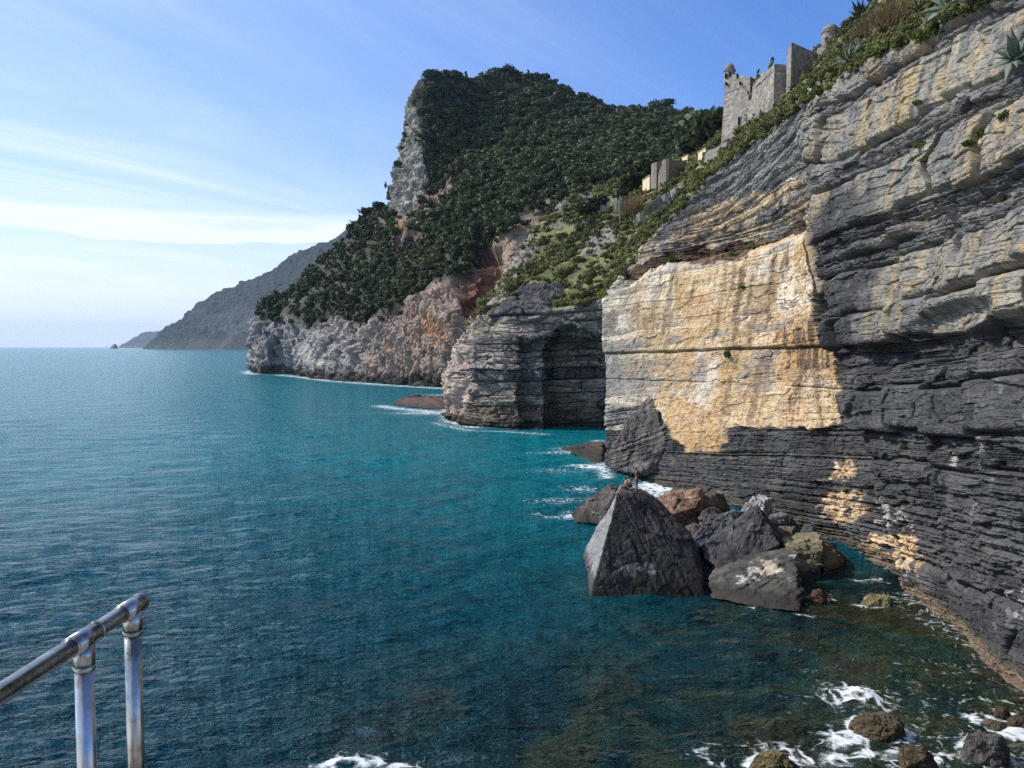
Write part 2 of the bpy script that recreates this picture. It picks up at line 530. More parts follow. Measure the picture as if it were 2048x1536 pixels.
    ledge = in_poly(pxw, pyw, [(1200, 606), (1330, 548), (1440, 522), (1555, 494), (1625, 474), (1600, 440), (1560, 470), (1420, 490), (1330, 505), (1245, 550)])
    foldc = np.where((ledge & (V < 9.5))[..., None], mix((.045, .034, .026), (.15, .095, .055), np.clip(.5 + nz + n2, 0, 1)), foldc)
    a = np.where((z > 22)[..., None] & (right < .5)[..., None], foldc, dark)
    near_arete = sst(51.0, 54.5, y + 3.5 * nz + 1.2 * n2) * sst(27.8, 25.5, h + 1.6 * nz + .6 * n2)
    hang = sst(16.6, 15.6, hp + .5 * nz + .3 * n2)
    drk = np.clip(np.maximum(near_arete, hang), 0, 1)  # near wall's cast shadow painted in, over rock already dark
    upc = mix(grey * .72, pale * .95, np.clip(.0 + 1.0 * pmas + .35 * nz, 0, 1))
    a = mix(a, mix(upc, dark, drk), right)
    a = mix(a, tan, tanm)
    # grey-white outer bay of the wall
    outer = (1 - right) * sst(1330, 1230, pxw) * (py > 560) * (py < 860)
    a = mix(a, mix(grey * 1.35, (.52, .48, .4), sst(.4, .8, lay + .4 * nz)), outer * .8)
    # patches where the black crust has come off, cut at the painted shadow's edge
    for poly in ([(1650, 972), (1672, 925), (1697, 908), (1703, 925), (1717, 958), (1642, 960)],
                 [(1632, 1008), (1690, 1000), (1742, 1022), (1700, 1048), (1638, 1040)],
                 [(1640, 985), (1720, 985), (1725, 1000), (1640, 1000)],
                 [(1702, 1128), (1722, 1062), (1790, 1070), (1832, 1075), (1838, 1150), (1760, 1130)]):
        pm = blur(in_poly(px + 16 * n2, py + 14 * n_b, poly).astype(float), 3) * sst(-.4, .15, n2 + .5 * fo2 + .5 * n_a)
        a = mix(a, mix((.5, .31, .13), (.62, .5, .34), np.clip(.5 + 1.2 * fbm(G, 2.2, 3, seed=30), 0, 1)), .92 * pm)
    for poly in ([(1752, 1000), (1800, 1010), (1826, 1062), (1750, 1050)], [(1890, 880), (1905, 880), (1915, 945), (1898, 940)],
                 [(2020, 1150), (2048, 1140), (2048, 1260), (2035, 1270)]):
        pm = blur(in_poly(px + 16 * n2, py + 14 * n_b, poly).astype(float), 3) * sst(-.15, .3, n2 + .5 * fo2)
        a = mix(a, np.array((.36, .35, .33)), .85 * pm)
    # pale drips over the painted shade and dark rock, tide line
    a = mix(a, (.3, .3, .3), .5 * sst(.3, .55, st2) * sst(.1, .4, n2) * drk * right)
    wet = sst(1.4, .6, z + .35 * n2)
    a = mix(a, (.075, .068, .05), wet * .8)
    crust = sst(.75, .45, z + .3 * n2) * right
    a = mix(a, mix((.15, .095, .075), (.23, .18, .1), np.clip(.5 + n2, 0, 1)), crust * .7)
    soil = mix((.07, .085, .03), (.17, .16, .09), np.clip(.5 + nz, 0, 1))
    a = mix(a, soil, veg)
    a = a * (1 + (.16 * fo2 + .14 * fo1) * brk)[..., None] * (1 - .35 * sst(.06, 0, fe1) * brk)[..., None]
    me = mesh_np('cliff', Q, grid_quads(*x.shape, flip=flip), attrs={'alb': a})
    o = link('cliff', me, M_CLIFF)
    tag(o, 'steep layered limestone cliff with a bleached tan wall beside dark, shadow-painted beds', 'cliff', kind='structure')
    return Q, V, U


CLIFF_G, CLIFF_V, CLIFF_U = build_cliff()


# ================================================================== headland with the cave and the green slope
def build_headland():
    rows = [[None] * 12 for _ in range(9)]
    w = lambda px, py: W(px, py)
    c = []
    # each column: water, low, mid, top of rock, slope1, slope2, skyline, behind
    c.append([W(905, 800), P(900, 790, 230), P(905, 750, 232), P(950, 660, 235), P(985, 610, 238), P(1000, 580, 240), P(1012, 560, 242)])
    c.append([W(889, 838), P(884, 795, 172), P(889, 742, 174), P(938, 655, 182), P(975, 605, 190), P(992, 580, 194), P(1005, 556, 198)])
    c.append([W(905, 846), P(896, 795, 165), P(903, 738, 166), P(955, 643, 170), P(990, 595, 184), P(1012, 552, 194), P(1030, 505, 208)])
    c.append([W(950, 852), P(940, 800, 157), P(945, 735, 158), P(985, 632, 160), P(1025, 560, 180), P(1045, 520, 195), P(1068, 462, 220)])
    c.append([W(1010, 857), P(1005, 800, 151), P(1005, 735, 151.5), P(1030, 627, 153), P(1080, 545, 175), P(1105, 490, 200), P(1125, 405, 246)])
    c.append([W(1085, 862), P(1082, 805, 146), P(1082, 735, 147), P(1100, 622, 149), P(1140, 525, 170), P(1165, 455, 205), P(1200, 370, 270)])
    c.append([W(1150, 864), P(1145, 810, 143), P(1145, 735, 144), P(1155, 613, 146), P(1195, 500, 168), P(1225, 430, 205), P(1262, 345, 280)])
    c.append([W(1215, 864), P(1215, 810, 142), P(1215, 735, 143), P(1218, 596, 144), P(1255, 475, 165), P(1290, 395, 205), P(1320, 325, 285)])
    c.append([W(1330, 905), P(1330, 830, 128), P(1330, 740, 132), P(1315, 545, 138), P(1345, 410, 165), P(1370, 350, 205), P(1400, 297, 280)])
    c.append([W(1460, 930), P(1460, 830, 118), P(1450, 700, 122), P(1420, 400, 136), P(1434, 322, 160), P(1440, 282, 185), P(1452, 262, 230)])
    c.append([W(1600, 950), P(1600, 830, 112), P(1590, 600, 115), P(1530, 270, 128), P(1555, 222, 140), P(1590, 180, 155), P(1640, 112, 172)])
    c.append([W(1750, 950), P(1750, 700, 100), P(1740, 400, 100), P(1680, 130, 100), P(1710, 90, 105), P(1730, 50, 112), P(1760, -10, 125)])
    c.append([W(2100, 950), P(2100, 600, 90), P(2050, 200, 85), P(2000, -60, 80), P(2020, -80, 85), P(2040, -100, 90), P(2080, -170, 100)])
    rows = [[np.array([k[0][0], k[0][1], -4.0]) + np.array([0, -1.0, 0]) for k in c]]
    for r in range(7):
        rows.append([np.array(k[r]) for k in c])
    rows.append([np.array(k[6]) + np.array([0.06 * k[6][0], 45.0, -6.0]) for k in c])
    rows.append([np.array(k[6]) + np.array([0.1 * k[6][0], 110.0, -55.0]) for k in c])
    G, u, v = net(rows, 1.8, smooth=4)
    N = normals(G)
    sgn = N[len(N) // 3, :, 1].mean()
    if sgn > 0:
        N = -N
    px, py = proj(G)
    V = np.broadcast_to(v[:, None], px.shape)
    # the cave: pushed back into the rock
    pxw = px + 8 * fbm(G, .25, 3, seed=41); pyw = py + 9 * fbm(G, .25, 3, seed=42)
    arch = 648 + 26 * sst(1120, 1085, pxw) + 900 * (pxw < 1086) + 12 * sst(1150, 1200, pxw)
    cave = sst(1084, 1094, pxw) * sst(0, 14, pyw - arch) * (V < 4.2)
    ribs = sst(1036, 1040, pxw) * sst(1092, 1086, pxw) * sst(665, 690, pyw) * (V < 4)
    G = G + cave[..., None] * np.array([1.2, 9.0, 0]) + ribs[..., None] * np.array([.2, 2.6, 0])
    G = blur(G, 1)
    N = normals(G)
    if N[len(N) // 3, :, 1].mean() > 0:
        N = -N
    x, y, z = G[..., 0], G[..., 1], G[..., 2]
    s = x + .5 * y + .8 * fbm(G, .2, 3, seed=43)
    h = z - .03 * (x - 10) + .5 * fbm(G, .1, 3, seed=44)
    o1, m1, i1, j1 = strata(h, s, make_beds(51, 1.1, 4.6), 61, (2.5, 7.0))
    o2, m2, i2, j2 = strata(h, s, make_beds(52, .18, .8), 62, (1.5, 5.0))
    veg = sst(4.0, 4.15, V + .12 * fbm(G, .12, 3, seed=45) + .08 * sst(1090, 1110, px))
    lobes = sst(960, 915, pxw)               # rounded weathered outer edge
    d = (2.0 * (o1 - .45) * m1 - .9 * (1 - m1)) * (1 - .92 * lobes) + (.36 * (o2 - .4) * m2 - .16 * (1 - m2)) * (1 - .95 * lobes) * np.clip(.4 + 1.6 * fbm(G, .07, 2, seed=57), 0, 1.2)
    d += lobes * (4.5 * np.abs(fbm(G, .13, 3, seed=46)) - 1.0) + .8 * fbm(G, .2, 4, seed=47) + .25 * fbm(G, 1.2, 3, seed=48)
    fo1, fe1 = facets(np.stack([s, y * .7, h], -1), (4.5, 4.5, 1.9), 5, .9)
    fo2, fe2 = facets(np.stack([s, y * .7, h], -1), (1.6, 1.6, .7), 6, .9)
    d += .9 * fo1 + .38 * fo2 - .3 * sst(.06, 0, fe1)
    slab = blur(in_poly(pxw, pyw, [(975, 650), (1000, 600), (1050, 572), (1120, 556), (1128, 585), (1085, 622)]).astype(float), 2)
    spine = sst(1, -1, px - np.interp(py, [470, 500, 560, 600, 650, 700], [1070, 1052, 1030, 1005, 975, 930]))
    veg = veg * (1 - slab) * (1 - .85 * spine)
    d = d * (1 - veg) + veg * (1.5 * fbm(G, .06, 4, seed=49) + .5 * fbm(G, .35, 3, seed=50))
    bare = sst(.16, .36, fbm(G, .07, 4, seed=58) + .25 * sst(1100, 1000, px) - .1) * veg
    d += bare * .8 * fbm(G, .5, 4, ridged=True, seed=59)
    Q = G + N * d[..., None]
    nz = fbm(G, .2, 4, seed=53); n2 = fbm(G, .8, 4, seed=54)
    lay = hash1(i1, 9); blk = hash2(i1, j1, 12)
    pale = mix((.3, .27, .225), (.47, .42, .34), np.clip(.5 + .6 * nz + .5 * (blk - .5) + .3 * n2, 0, 1))
    darkb = mix((.06, .06, .062), (.14, .135, .13), np.clip(.5 + nz + .3 * n2, 0, 1))
    beds = sst(.45, .55, lay + .1 * nz)
    a = mix(darkb * 1.2, pale * .82, np.clip(beds * .75 + .2 * (z > 15) + .25 * fo1, 0, 1))
    a = mix(a, mix((.34, .27, .23), (.5, .4, .33), np.clip(.5 + nz + n2, 0, 1)), lobes)
    a = mix(a, darkb, cave * .5 * (1 - .7 * beds))  # shade inside the cave painted into its rock colour
    bnd = np.clip(np.exp(-((z - 12.4 + .4 * nz) / .8) ** 2) + np.exp(-((z - 4.9 + .4 * nz) / 1.5) ** 2), 0, 1)
    a = mix(a, pale * .8, cave * bnd * .8)
    a = mix(a, darkb * 1.1, .65 * (1 - cave) * sst(1015, 1060, px) * sst(-.25, .15, nz + .3 * fo1) * (z > 6))  # overhang shade painted into the right part of the front
    lowd = sst(6.0, 3.0, z + 1.2 * nz)
    a = mix(a, mix((.1, .08, .06), (.2, .16, .12), np.clip(.5 + n2, 0, 1)), lowd * (1 - .45 * lobes))
    a = mix(a, (.05, .044, .034), sst(2.0, 1.0, z + .5 * n2))
    soil = mix((.07, .085, .03), (.22, .21, .09), np.clip(.5 + 1.1 * nz + .5 * n2, 0, 1))
    soil = mix(soil, mix((.15, .14, .125), (.29, .27, .23), np.clip(.5 + n2, 0, 1)), bare)
    # dark slabs under the greenery
    a = mix(a, soil, veg)
    a = mix(a, mix((.035, .036, .04), (.085, .085, .088), np.clip(.5 + n2, 0, 1)), slab * .95)
    a = mix(a, mix((.22, .19, .155), (.4, .35, .29), np.clip(.5 + nz + n2, 0, 1)), spine * (V > 3.6) * .9)
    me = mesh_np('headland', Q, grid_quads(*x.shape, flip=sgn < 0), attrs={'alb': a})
    o = link('headland', me, M_HEAD)
    tag(o, 'pale banded rock headland with a dark sea cave and a green slope above', 'headland', kind='structure')
    return Q, veg * (1 - bare * .7), V


HEAD_G, HEAD_VEG, HEAD_V = build_headland()


# ================================================================== the wooded mountain behind
def build_mountain():
    c = []
    c.append([W(508, 742), P(510, 700, 520), P(513, 665, 530), P(520, 640, 540), P(530, 625, 550), P(540, 612, 560)])
    c.append([W(498, 745), P(501, 690, 474), P(504, 655, 480), P(508, 635, 484), P(512, 618, 487), P(517, 604, 490)])
    c.append([W(520, 748), P(521, 690, 458), P(524, 650, 466), P(530, 625, 473), P(536, 605, 480), P(543, 588, 490)])
    c.append([W(552, 747), P(552, 690, 455), P(555, 650, 468), P(560, 620, 475), P(568, 600, 483), P(578, 580, 495)])
    c.append([W(600, 751), P(600, 700, 424), P(600, 645, 438), P(606, 610, 455), P(612, 580, 473), P(620, 540, 500)])
    c.append([W(660, 759), P(660, 710, 380), P(662, 652, 398), P(665, 600, 430), P(668, 550, 462), P(672, 487, 505)])
    c.append([W(715, 764), P(716, 700, 350), P(718, 640, 372), P(720, 570, 415), P(722, 500, 462), P(728, 437, 508)])
    c.append([W(760, 767), P(762, 700, 334), P(765, 630, 355), P(768, 550, 400), P(770, 480, 450), P(785, 400, 510)])
    c.append([W(785, 769), P(787, 700, 326), P(790, 620, 350), P(792, 530, 400), P(795, 440, 455), P(801, 300, 530)])
    c.append([W(805, 770), P(808, 700, 321), P(810, 610, 345), P(811, 520, 398), P(812, 420, 452), P(819, 232, 515)])
    c.append([W(820, 770), P(823, 700, 318), P(826, 600, 342), P(828, 510, 395), P(826, 405, 446), P(829, 184, 497)])
    c.append([W(840, 772), P(845, 700, 312), P(850, 590, 338), P(852, 500, 390), P(846, 400, 440), P(842, 158, 478)])
    c.append([W(870, 773), P(880, 690, 305), P(890, 575, 330), P(892, 480, 385), P(890, 370, 440), P(885, 138, 500)])
    c.append([W(895, 774), P(910, 680, 300), P(925, 540, 322), P(932, 440, 375), P(938, 330, 440), P(950, 150, 540)])
    c.append([W(940, 776), P(952, 660, 305), P(965, 500, 332), P(975, 410, 380), P(985, 300, 450), P(1000, 138, 580)])
    c.append([W(1010, 776), P(1015, 620, 305), P(1025, 450, 335), P(1040, 370, 385), P(1060, 270, 460), P(1080, 146, 600)])
    c.append([W(1090, 776), P(1090, 560, 310), P(1100, 410, 345), P(1112, 345, 390), P(1130, 270, 465), P(1150, 170, 610)])
    c.append([W(1200, 776), P(1200, 520, 318), P(1205, 380, 352), P(1212, 325, 395), P(1222, 270, 470), P(1235, 205, 600)])
    c.append([W(1310, 776), P(1310, 480, 320), P(1310, 335, 355), P(1315, 300, 400), P(1320, 260, 470), P(1335, 208, 580)])
    c.append([W(1420, 776), P(1420, 450, 320), P(1420, 300, 355), P(1420, 285, 400), P(1425, 262, 460), P(1432, 240, 550)])
    c.append([W(1600, 776), P(1600, 450, 320), P(1600, 310, 355), P(1600, 295, 400), P(1600, 270, 460), P(1600, 262, 550)])
    rows = [[np.array([k[0][0], k[0][1] - 3.0, -6.0]) for k in c]]
    for k in c:
        dn = 5.0 + 4.0 * float(sst(880, 1000, proj(k[5])[0])) if not 790 < proj(k[5])[0] < 850 else 2.0
        k[5] = k[5] - np.array([0, 0, dn])
    for r in range(6):
        rows.append([np.array(k[r]) for k in c])
    rows.append([np.array(k[5]) + np.array([.02 * k[5][0], 40.0, -4.0]) for k in c])
    rows.append([np.array(k[5]) + np.array([.05 * k[5][0] + 20, 260.0, -110.0]) for k in c])
    G, u, v = net(rows, 1.8, smooth=3)
    N = normals(G)
    sgn = N[len(N) // 3, :, 1].mean()
    if sgn > 0:
        N = -N
    x, y, z = G[..., 0], G[..., 1], G[..., 2]
    px, py = proj(G)
    V = np.broadcast_to(v[:, None], px.shape); U = np.broadcast_to(u[None, :], px.shape)
    nz = fbm(G, .03, 4, seed=71); n2 = fbm(G, .12, 4, seed=72)
    pxw = px + 14 * n2; pyw = py + 26 * nz + 10 * n2
    # vegetation line
    vline = np.interp(px, [498, 520, 570, 640, 720, 800, 860, 905, 930, 960, 1030, 1100, 1200, 1600],
                      [640, 640, 645, 640, 655, 605, 575, 560, 530, 500, 462, 430, 405, 400])
    veg = sst(12, -14, pyw - vline)
    wall = blur(in_poly(pxw, pyw, [(785, 400), (795, 330), (806, 250), (818, 150), (838, 165), (842, 250), (846, 330), (862, 340), (850, 420), (800, 470)]).astype(float), 2)
    crag = blur(in_poly(pxw, pyw, [(800, 420), (880, 375), (905, 330), (915, 400), (860, 450), (815, 520), (790, 500)]).astype(float), 2) * sst(-.25, .1, n2)
    crag2 = blur(in_poly(pxw, pyw, [(755, 470), (770, 420), (785, 430), (770, 490)]).astype(float), 2)
    rockm = np.clip(1 - veg + wall + crag * .9 + crag2, 0, 1)
    veg = np.clip(veg - wall * .92 - crag * .8 - crag2 * .8, 0, 1)
    # red gully
    red = blur(in_poly(pxw, pyw, [(905, 560), (925, 505), (960, 480), (1000, 490), (1005, 560), (965, 640), (930, 640)]).astype(float), 4)
    soilp = blur(in_poly(pxw, pyw, [(965, 490), (1030, 420), (1085, 385), (1180, 370), (1180, 420), (1095, 440), (1050, 495), (1000, 525)]).astype(float), 5)
    # crags: upright ribs and slanting fractures
    dd = np.array([.62, .1, .78])
    fr = fbm(np.stack([(G @ dd) * .16, x * .02, z * .02], -1), 1.0, 4, seed=73, ridged=True)
    ribs = fbm(G * np.array([.085, .085, .028]), 1.0, 5, .55, seed=74, ridged=True)
    fine = fbm(G, .3, 4, .6, seed=75)
    gs = np.stack([x + .25 * z, y, z - .35 * x], -1) + 3 * np.stack([n2, nz, -n2], -1)
    fo1, fe1 = facets(gs, (15, 15, 24), 8, .9)
    fo2, fe2 = facets(gs, (5.5, 5.5, 8), 9, .9)
    rockd = rockm * (1 - .75 * soilp)
    d = rockd * (2.2 * fo1 + 1.1 * fo2 - .9 * sst(.06, 0, fe1)) + rockd * (4.0 * (ribs - .2) + 3.0 * (fr - .3) + 1.5 * fine + 4 * nz)
    d += (1 - rockm) * (8 * fbm(G, .018, 4, seed=76) + 2 * n2) * sst(0, 40, z)
    d -= 10 * red + 6 * np.exp(-((px - 570) / 8) ** 2) * sst(650, 700, py) + 3 * np.exp(-((px - 745) / 6) ** 2) * sst(690, 720, py)
    edge = sst(0, .5, np.minimum(V - .2, 10))
    Q = G + N * (d * edge)[..., None]
    grey = mix((.16, .155, .15), (.38, .36, .33), np.clip(.5 + .9 * fine + .8 * (ribs - .3), 0, 1))
    pink = mix((.24, .165, .115), (.43, .32, .235), np.clip(.5 + fine, 0, 1))
    a = mix(grey, pink, sst(600, 820, px + 60 * nz) * .85 * sst(.0, .3, 1 - wall))
    org = sst(.25, .5, n2 + .5 * fbm(G, .06, 3, seed=77)) * sst(690, 780, px) * sst(960, 900, px)
    a = mix(a, (.46, .24, .1), org * .75)
    a = mix(a, mix((.15, .075, .05), (.29, .16, .10), np.clip(.5 + fine + nz, 0, 1)), red)
    a = mix(a, mix((.2, .155, .1), (.36, .27, .18), np.clip(.5 + fine + n2, 0, 1)), soilp * .8)
    a = mix(a, mix((.19, .185, .16), (.36, .34, .285), np.clip(.5 + fine + .5 * fo1, 0, 1)), wall)
    a = mix(a, (.06, .052, .042), sst(6, 2.5, z + 3 * n2))
    soil = mix((.016, .022, .011), (.07, .068, .05), np.clip(.4 + nz + .8 * n2, 0, 1))
    veg = np.clip(veg - soilp * .6 - red, 0, 1)
    a = a * (1 + .2 * fo2 * rockm)[..., None]
    a = mix(a, soil, veg)
    me = mesh_np('mountain', Q, grid_quads(*x.shape, flip=sgn < 0), attrs={'alb': a})
    o = link('mountain', me, M_MOUNT)
    tag(o, 'steep wooded mountain ending in a sheer pale cliff above the sea', 'mountain', kind='structure')
    return Q, veg, V, px, py


MT_G, MT_VEG, MT_V, MT_PX, MT_PY = build_mountain()


# ================================================================== far hills
def far_hill(name, label, skyl, depth_foot, back, seed, amp):
    rows = [[], [], [], [], [], []]
    for (px, py, df, dt) in skyl:
        top = P(px, py, dt)
        w0 = P(px, 694, df); w0[2] = 0
        rows[0].append(w0 + np.array([0, -20, -12.0]))
        rows[1].append(w0)
        rows[2].append(w0 * .62 + top * .38 + np.array([0, 0, .05 * top[2]]))
        rows[3].append(w0 * .25 + top * .75 + np.array([0, 0, .02 * top[2]]))
        rows[4].append(top)
        rows[5].append(top + np.array([.1 * top[0], back, -1.1 * top[2]]))
    G, u, v = net(rows, 1.5, smooth=2)
    N = normals(G)
    sgn = N[len(N) // 3, :, 1].mean()
    if sgn > 0:
        N = -N
    sc = 1 / amp
    n1 = fbm(G, sc * .12, 5, .55, seed=seed)
    rid = fbm(G * np.array([1, 1, .45]), sc * .2, 4, seed=seed + 1, ridged=True)
    V = np.broadcast_to(v[:, None], n1.shape)
    Q = G + N * (amp * (1.2 * n1 + .9 * (rid - .3) + .35 * fbm(G, sc * 1.6, 3, seed=seed + 2)) * sst(.8, 1.8, V) * sst(5, 4.2, V) * np.clip(G[..., 2] / (3 * amp), 0, 1))[..., None]
    px, py = proj(G)
    veg = mix((.008, .018, .013), (.022, .033, .022), np.clip(.5 + .9 * fbm(G, sc * .9, 4, seed=seed + 3), 0, 1))
    rock = mix((.06, .06, .065), (.15, .145, .145), np.clip(.5 + fbm(G, sc * 1.2, 3, seed=seed + 4), 0, 1))
    m = sst(.15, .6, .6 * fbm(G, sc * .22, 4, seed=seed + 5) + .9 * sst(40, 12, np.hypot((px - 470) * .45, py - 640)) + .3 * sst(1.7, 1.1, V))
    a = mix(veg, rock, m * .5)
    me = mesh_np(name, Q, grid_quads(*n1.shape, flip=sgn < 0), attrs={'alb': a})
    o = link(name, me, M_FAR)
    tag(o, label, 'hill', kind='structure')


far_hill('hills', 'long bluish ridge falling to the sea beyond the wooded mountain',
         [(284, 698, 4900, 4950), (310, 676, 4750, 4900), (335, 652, 4600, 4850), (365, 634, 4450, 4800), (400, 608, 4250, 4750), (430, 590, 4100, 4700),
          (465, 573, 3900, 4650), (500, 555, 3750, 4600), (530, 540, 3650, 4560), (560, 523, 3550, 4500), (600, 503, 3450, 4400),
          (660, 478, 3300, 4300), (720, 440, 3200, 4200), (900, 380, 3000, 4000)], 0, 900, 90, 26)
far_hill('hills', 'faint pale blue promontory on the horizon beyond the long ridge',
         [(238, 692, 11500, 11550), (250, 685, 11400, 11600), (262, 681, 11300, 11650), (275, 673, 11200, 11700), (287, 666, 11100, 11700),
          (305, 664, 11000, 11700), (335, 658, 10900, 11700), (420, 640, 10800, 11700)], 0, 2000, 95, 30)
# ================================================================== boulders and reefs
def ico(sub):
    bm = bmesh.new()
    bmesh.ops.create_icosphere(bm, subdivisions=sub, radius=1.0)
    v = np.array([p.co[:] for p in bm.verts]); f = np.array([[q.index for q in p.verts] for p in bm.faces])
    bm.free()
    return v, f


_ICO = {}


def hull_planes(pts):
    bm = bmesh.new()
    for p in pts:
        bm.verts.new(p)
    bmesh.ops.convex_hull(bm, input=bm.verts)
    bm.normal_update()
    c = np.mean(pts, 0)
    pl = []
    for f in bm.faces:
        n = np.array(f.normal[:]); k = n @ (np.array(f.verts[0].co[:]) - c)
        if k < 0:
            n, k = -n, -k
        if f.calc_area() > 1e-5:
            pl.append((n, k))
    bm.free()
    return c, np.array([p[0] for p in pl]), np.array([p[1] for p in pl])


def rock(name, label, cat, pts, sub=6, bed=(.2, .1, 1.0), amp=.22, thick=(.12, .8), seed=1, sharp=70, cols=((.05, .052, .055), (.12, .12, .118)),
         patch=None, sunlit_face=None, wet=True, group=None, rough=.07, crk=1.0):
    if sub not in _ICO:
        _ICO[sub] = ico(sub)
    D, F = _ICO[sub]
    c, n, k = hull_planes([tuple(p) for p in pts])
    q = np.clip(D @ n.T, 1e-6, None) / np.maximum(k, .02)
    r = 1.0 / (np.sum(q ** sharp, 1) ** (1.0 / sharp))
    Q = c + D * r[:, None]
    b = np.array(bed) / np.linalg.norm(bed)
    t = np.cross(b, (.3, 1, .1)); t /= np.linalg.norm(t)
    size = np.mean(r)
    h = Q @ b + .12 * fbm(Q, .9, 3, seed=seed)
    s = Q @ t + .3 * fbm(Q, .7, 3, seed=seed + 1)
    o1, m1, i1, j1 = strata(h, s, make_beds(seed + 100, *thick), seed, (1.0, 4.0))
    rf = fbm(Q, .9 / max(size, .6) * 2.0, 5, .55, seed=seed + 2)
    fi = fbm(Q, 5.0, 4, .6, seed=seed + 3)
    face = np.abs(n[np.argmax(q, 1)] @ b)
    b3 = np.stack([s, Q @ np.cross(b, t), h], -1)
    fo1, fe1 = facets(b3, np.array([1.0, 1.0, .6]) * min(max(size, .5), 2.2) * .8, seed, .9)
    fo2, fe2 = facets(b3, np.array([.45, .45, .22]) * min(max(size, .5), 2.2) * .6, seed + 1, .9)
    chip = np.minimum(0, fbm(Q, 1.7 / max(size, .6), 3, seed=seed + 8) + .02) * .6
    d = amp * ((o1 - .5) * m1 - .7 * (1 - m1)) * (1 - .8 * face) + rough * rf * min(1.5, size) + .5 * min(size, 1.2) * chip + .035 * fi + crk * min(size, 2) * (.085 * fo1 + .04 * fo2 - .03 * sst(.06, 0, fe1))
    zb = Q[:, 2]
    Q = Q + D * d[:, None]
    nz = fbm(Q, .5, 4, seed=seed + 4); n2 = fbm(Q, 1.8, 4, seed=seed + 5)
    a = mix(cols[0], cols[1], np.clip(.5 + .8 * nz + .6 * n2 + .7 * (hash1(i1, seed) - .5) * (1 - face), 0, 1)) * (1 - .45 * (1 - m1) * (1 - face))[:, None] * (1 + .25 * crk * fo1 + .2 * fo2)[:, None] * (1 - .5 * crk * sst(.05, 0, fe1))[:, None]
    if sunlit_face is not None:  # sunlit side painted as paler colour on faces turned this way
        ln, lc = sunlit_face
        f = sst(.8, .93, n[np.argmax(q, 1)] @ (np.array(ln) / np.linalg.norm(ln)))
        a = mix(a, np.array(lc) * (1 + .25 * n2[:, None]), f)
    if patch is not None:
        for (pc, pr, pcol) in patch:
            f = sst(.25, .7, 1.0 - np.linalg.norm((Q - np.array(pc)) / np.array(pr), axis=1) + .9 * n2 + .5 * fi)
            a = mix(a, np.array(pcol) * (1 + .3 * fi[:, None]), f * .85)
    if wet:
        a = mix(a, (.03, .027, .02), sst(.9, .35, Q[:, 2] + .25 * n2) * .8)
    me = mesh_np(name, Q, F, attrs={'alb': a})
    o = link(name, me, M_ROCK)
    return tag(o, label, cat, group)


def block(front, off, low=None):
    """front outline (px,py,d) swept back by off; low adds underwater copies of the lowest points"""
    A = [P(*f) for f in front]
    B = [a + np.array(off) for a in A]
    pts = A + B
    zmin = min(a[2] for a in pts)
    if low is not None:
        pts += [np.array([a[0], a[1], low]) for a in pts if a[2] < zmin + 1.2]
    return pts


def w2(px, py, z=0.0):
    return W(px, py, z)


BIG = [P(1231, 986, 53.6), P(1262, 976, 56), P(1292, 986, 55), P(1222, 1032, 51.7), P(1206, 1090, 50.6), W(1181, 1180), W(1165, 1106),
       P(1345, 1038, 53.6), P(1398, 1102, 53), P(1411, 1160, 52.2), W(1408, 1183), np.array([13.2, 60, 0]), np.array([6.0, 60.5, 0]),
       np.array([10.5, 58.5, 3.8]), P(1326, 1004, 54.6), P(1284, 977, 57), P(1240, 981, 57), P(1352, 1032, 54.2), P(1406, 1122, 52.6), P(1382, 1072, 53.2), P(1240, 980, 54.5), P(1205, 1055, 53.5)]
BIG += [np.array([p[0], p[1], -2.2]) for p in (W(1178, 1190), W(1410, 1190), W(1162, 1106), np.array([13.6, 61, 0]), np.array([5.5, 61, 0]))]
BIG_ROCK = rock('sea_boulder', 'huge dark pyramid boulder with a slanting left face coloured as sunlit, bathers on its top', 'boulder', BIG, sub=7,
                bed=(.93, .2, .33), amp=.10, thick=(.3, 1.6), seed=3, sharp=120, rough=.06, crk=.5, cols=((.040, .036, .035), (.082, .074, .069)),
                sunlit_face=((-1, -.15, .35), (.22, .22, .225)),
                patch=[(P(1255, 1140, 50), (.8, .8, .7), (.2, .19, .17)), (P(1295, 1135, 50), (.6, .6, .6), (.18, .17, .15))])
rock('sea_boulder', 'dark slanting boulder in the foam just behind the pyramid boulder', 'boulder',
     [W(1141, 1028), W(1152, 1046), W(1200, 1052), P(1178, 994, 71), P(1219, 966, 72), P(1232, 980, 70), W(1240, 1040), W(1215, 1010), P(1240, 975, 73),
      W(1141, 1028, -1.5), W(1200, 1052, -1.5), W(1215, 1005, -1.5), W(1250, 1040, -1.5)], sub=6, bed=(.5, .2, .8), seed=5, cols=((.06, .05, .045), (.13, .115, .1)))
rock('sea_boulder', 'reddish brown slab of rock right of the pyramid boulder', 'boulder',
     block([(1312, 996, 66), (1330, 985, 67), (1395, 977, 68), (1400, 1000, 66), (1395, 1015, 65), (1335, 1032, 64), (1318, 1015, 65)], (1.5, 4.0, -.6), -.5),
     sub=6, bed=(.55, -.1, .8), amp=.22, seed=7, cols=((.13, .075, .05), (.3, .19, .13)), patch=[(P(1385, 990, 66), (.8, 1.5, .7), (.5, .33, .23))])
rock('sea_boulder', 'brown block wedged behind the reddish slab', 'boulder',
     block([(1395, 990, 69), (1430, 985, 70), (1440, 1015, 69), (1420, 1030, 68), (1390, 1020, 68)], (1.5, 2.0, -.5), -.5),
     sub=5, seed=8, cols=((.06, .045, .04), (.15, .11, .09)))
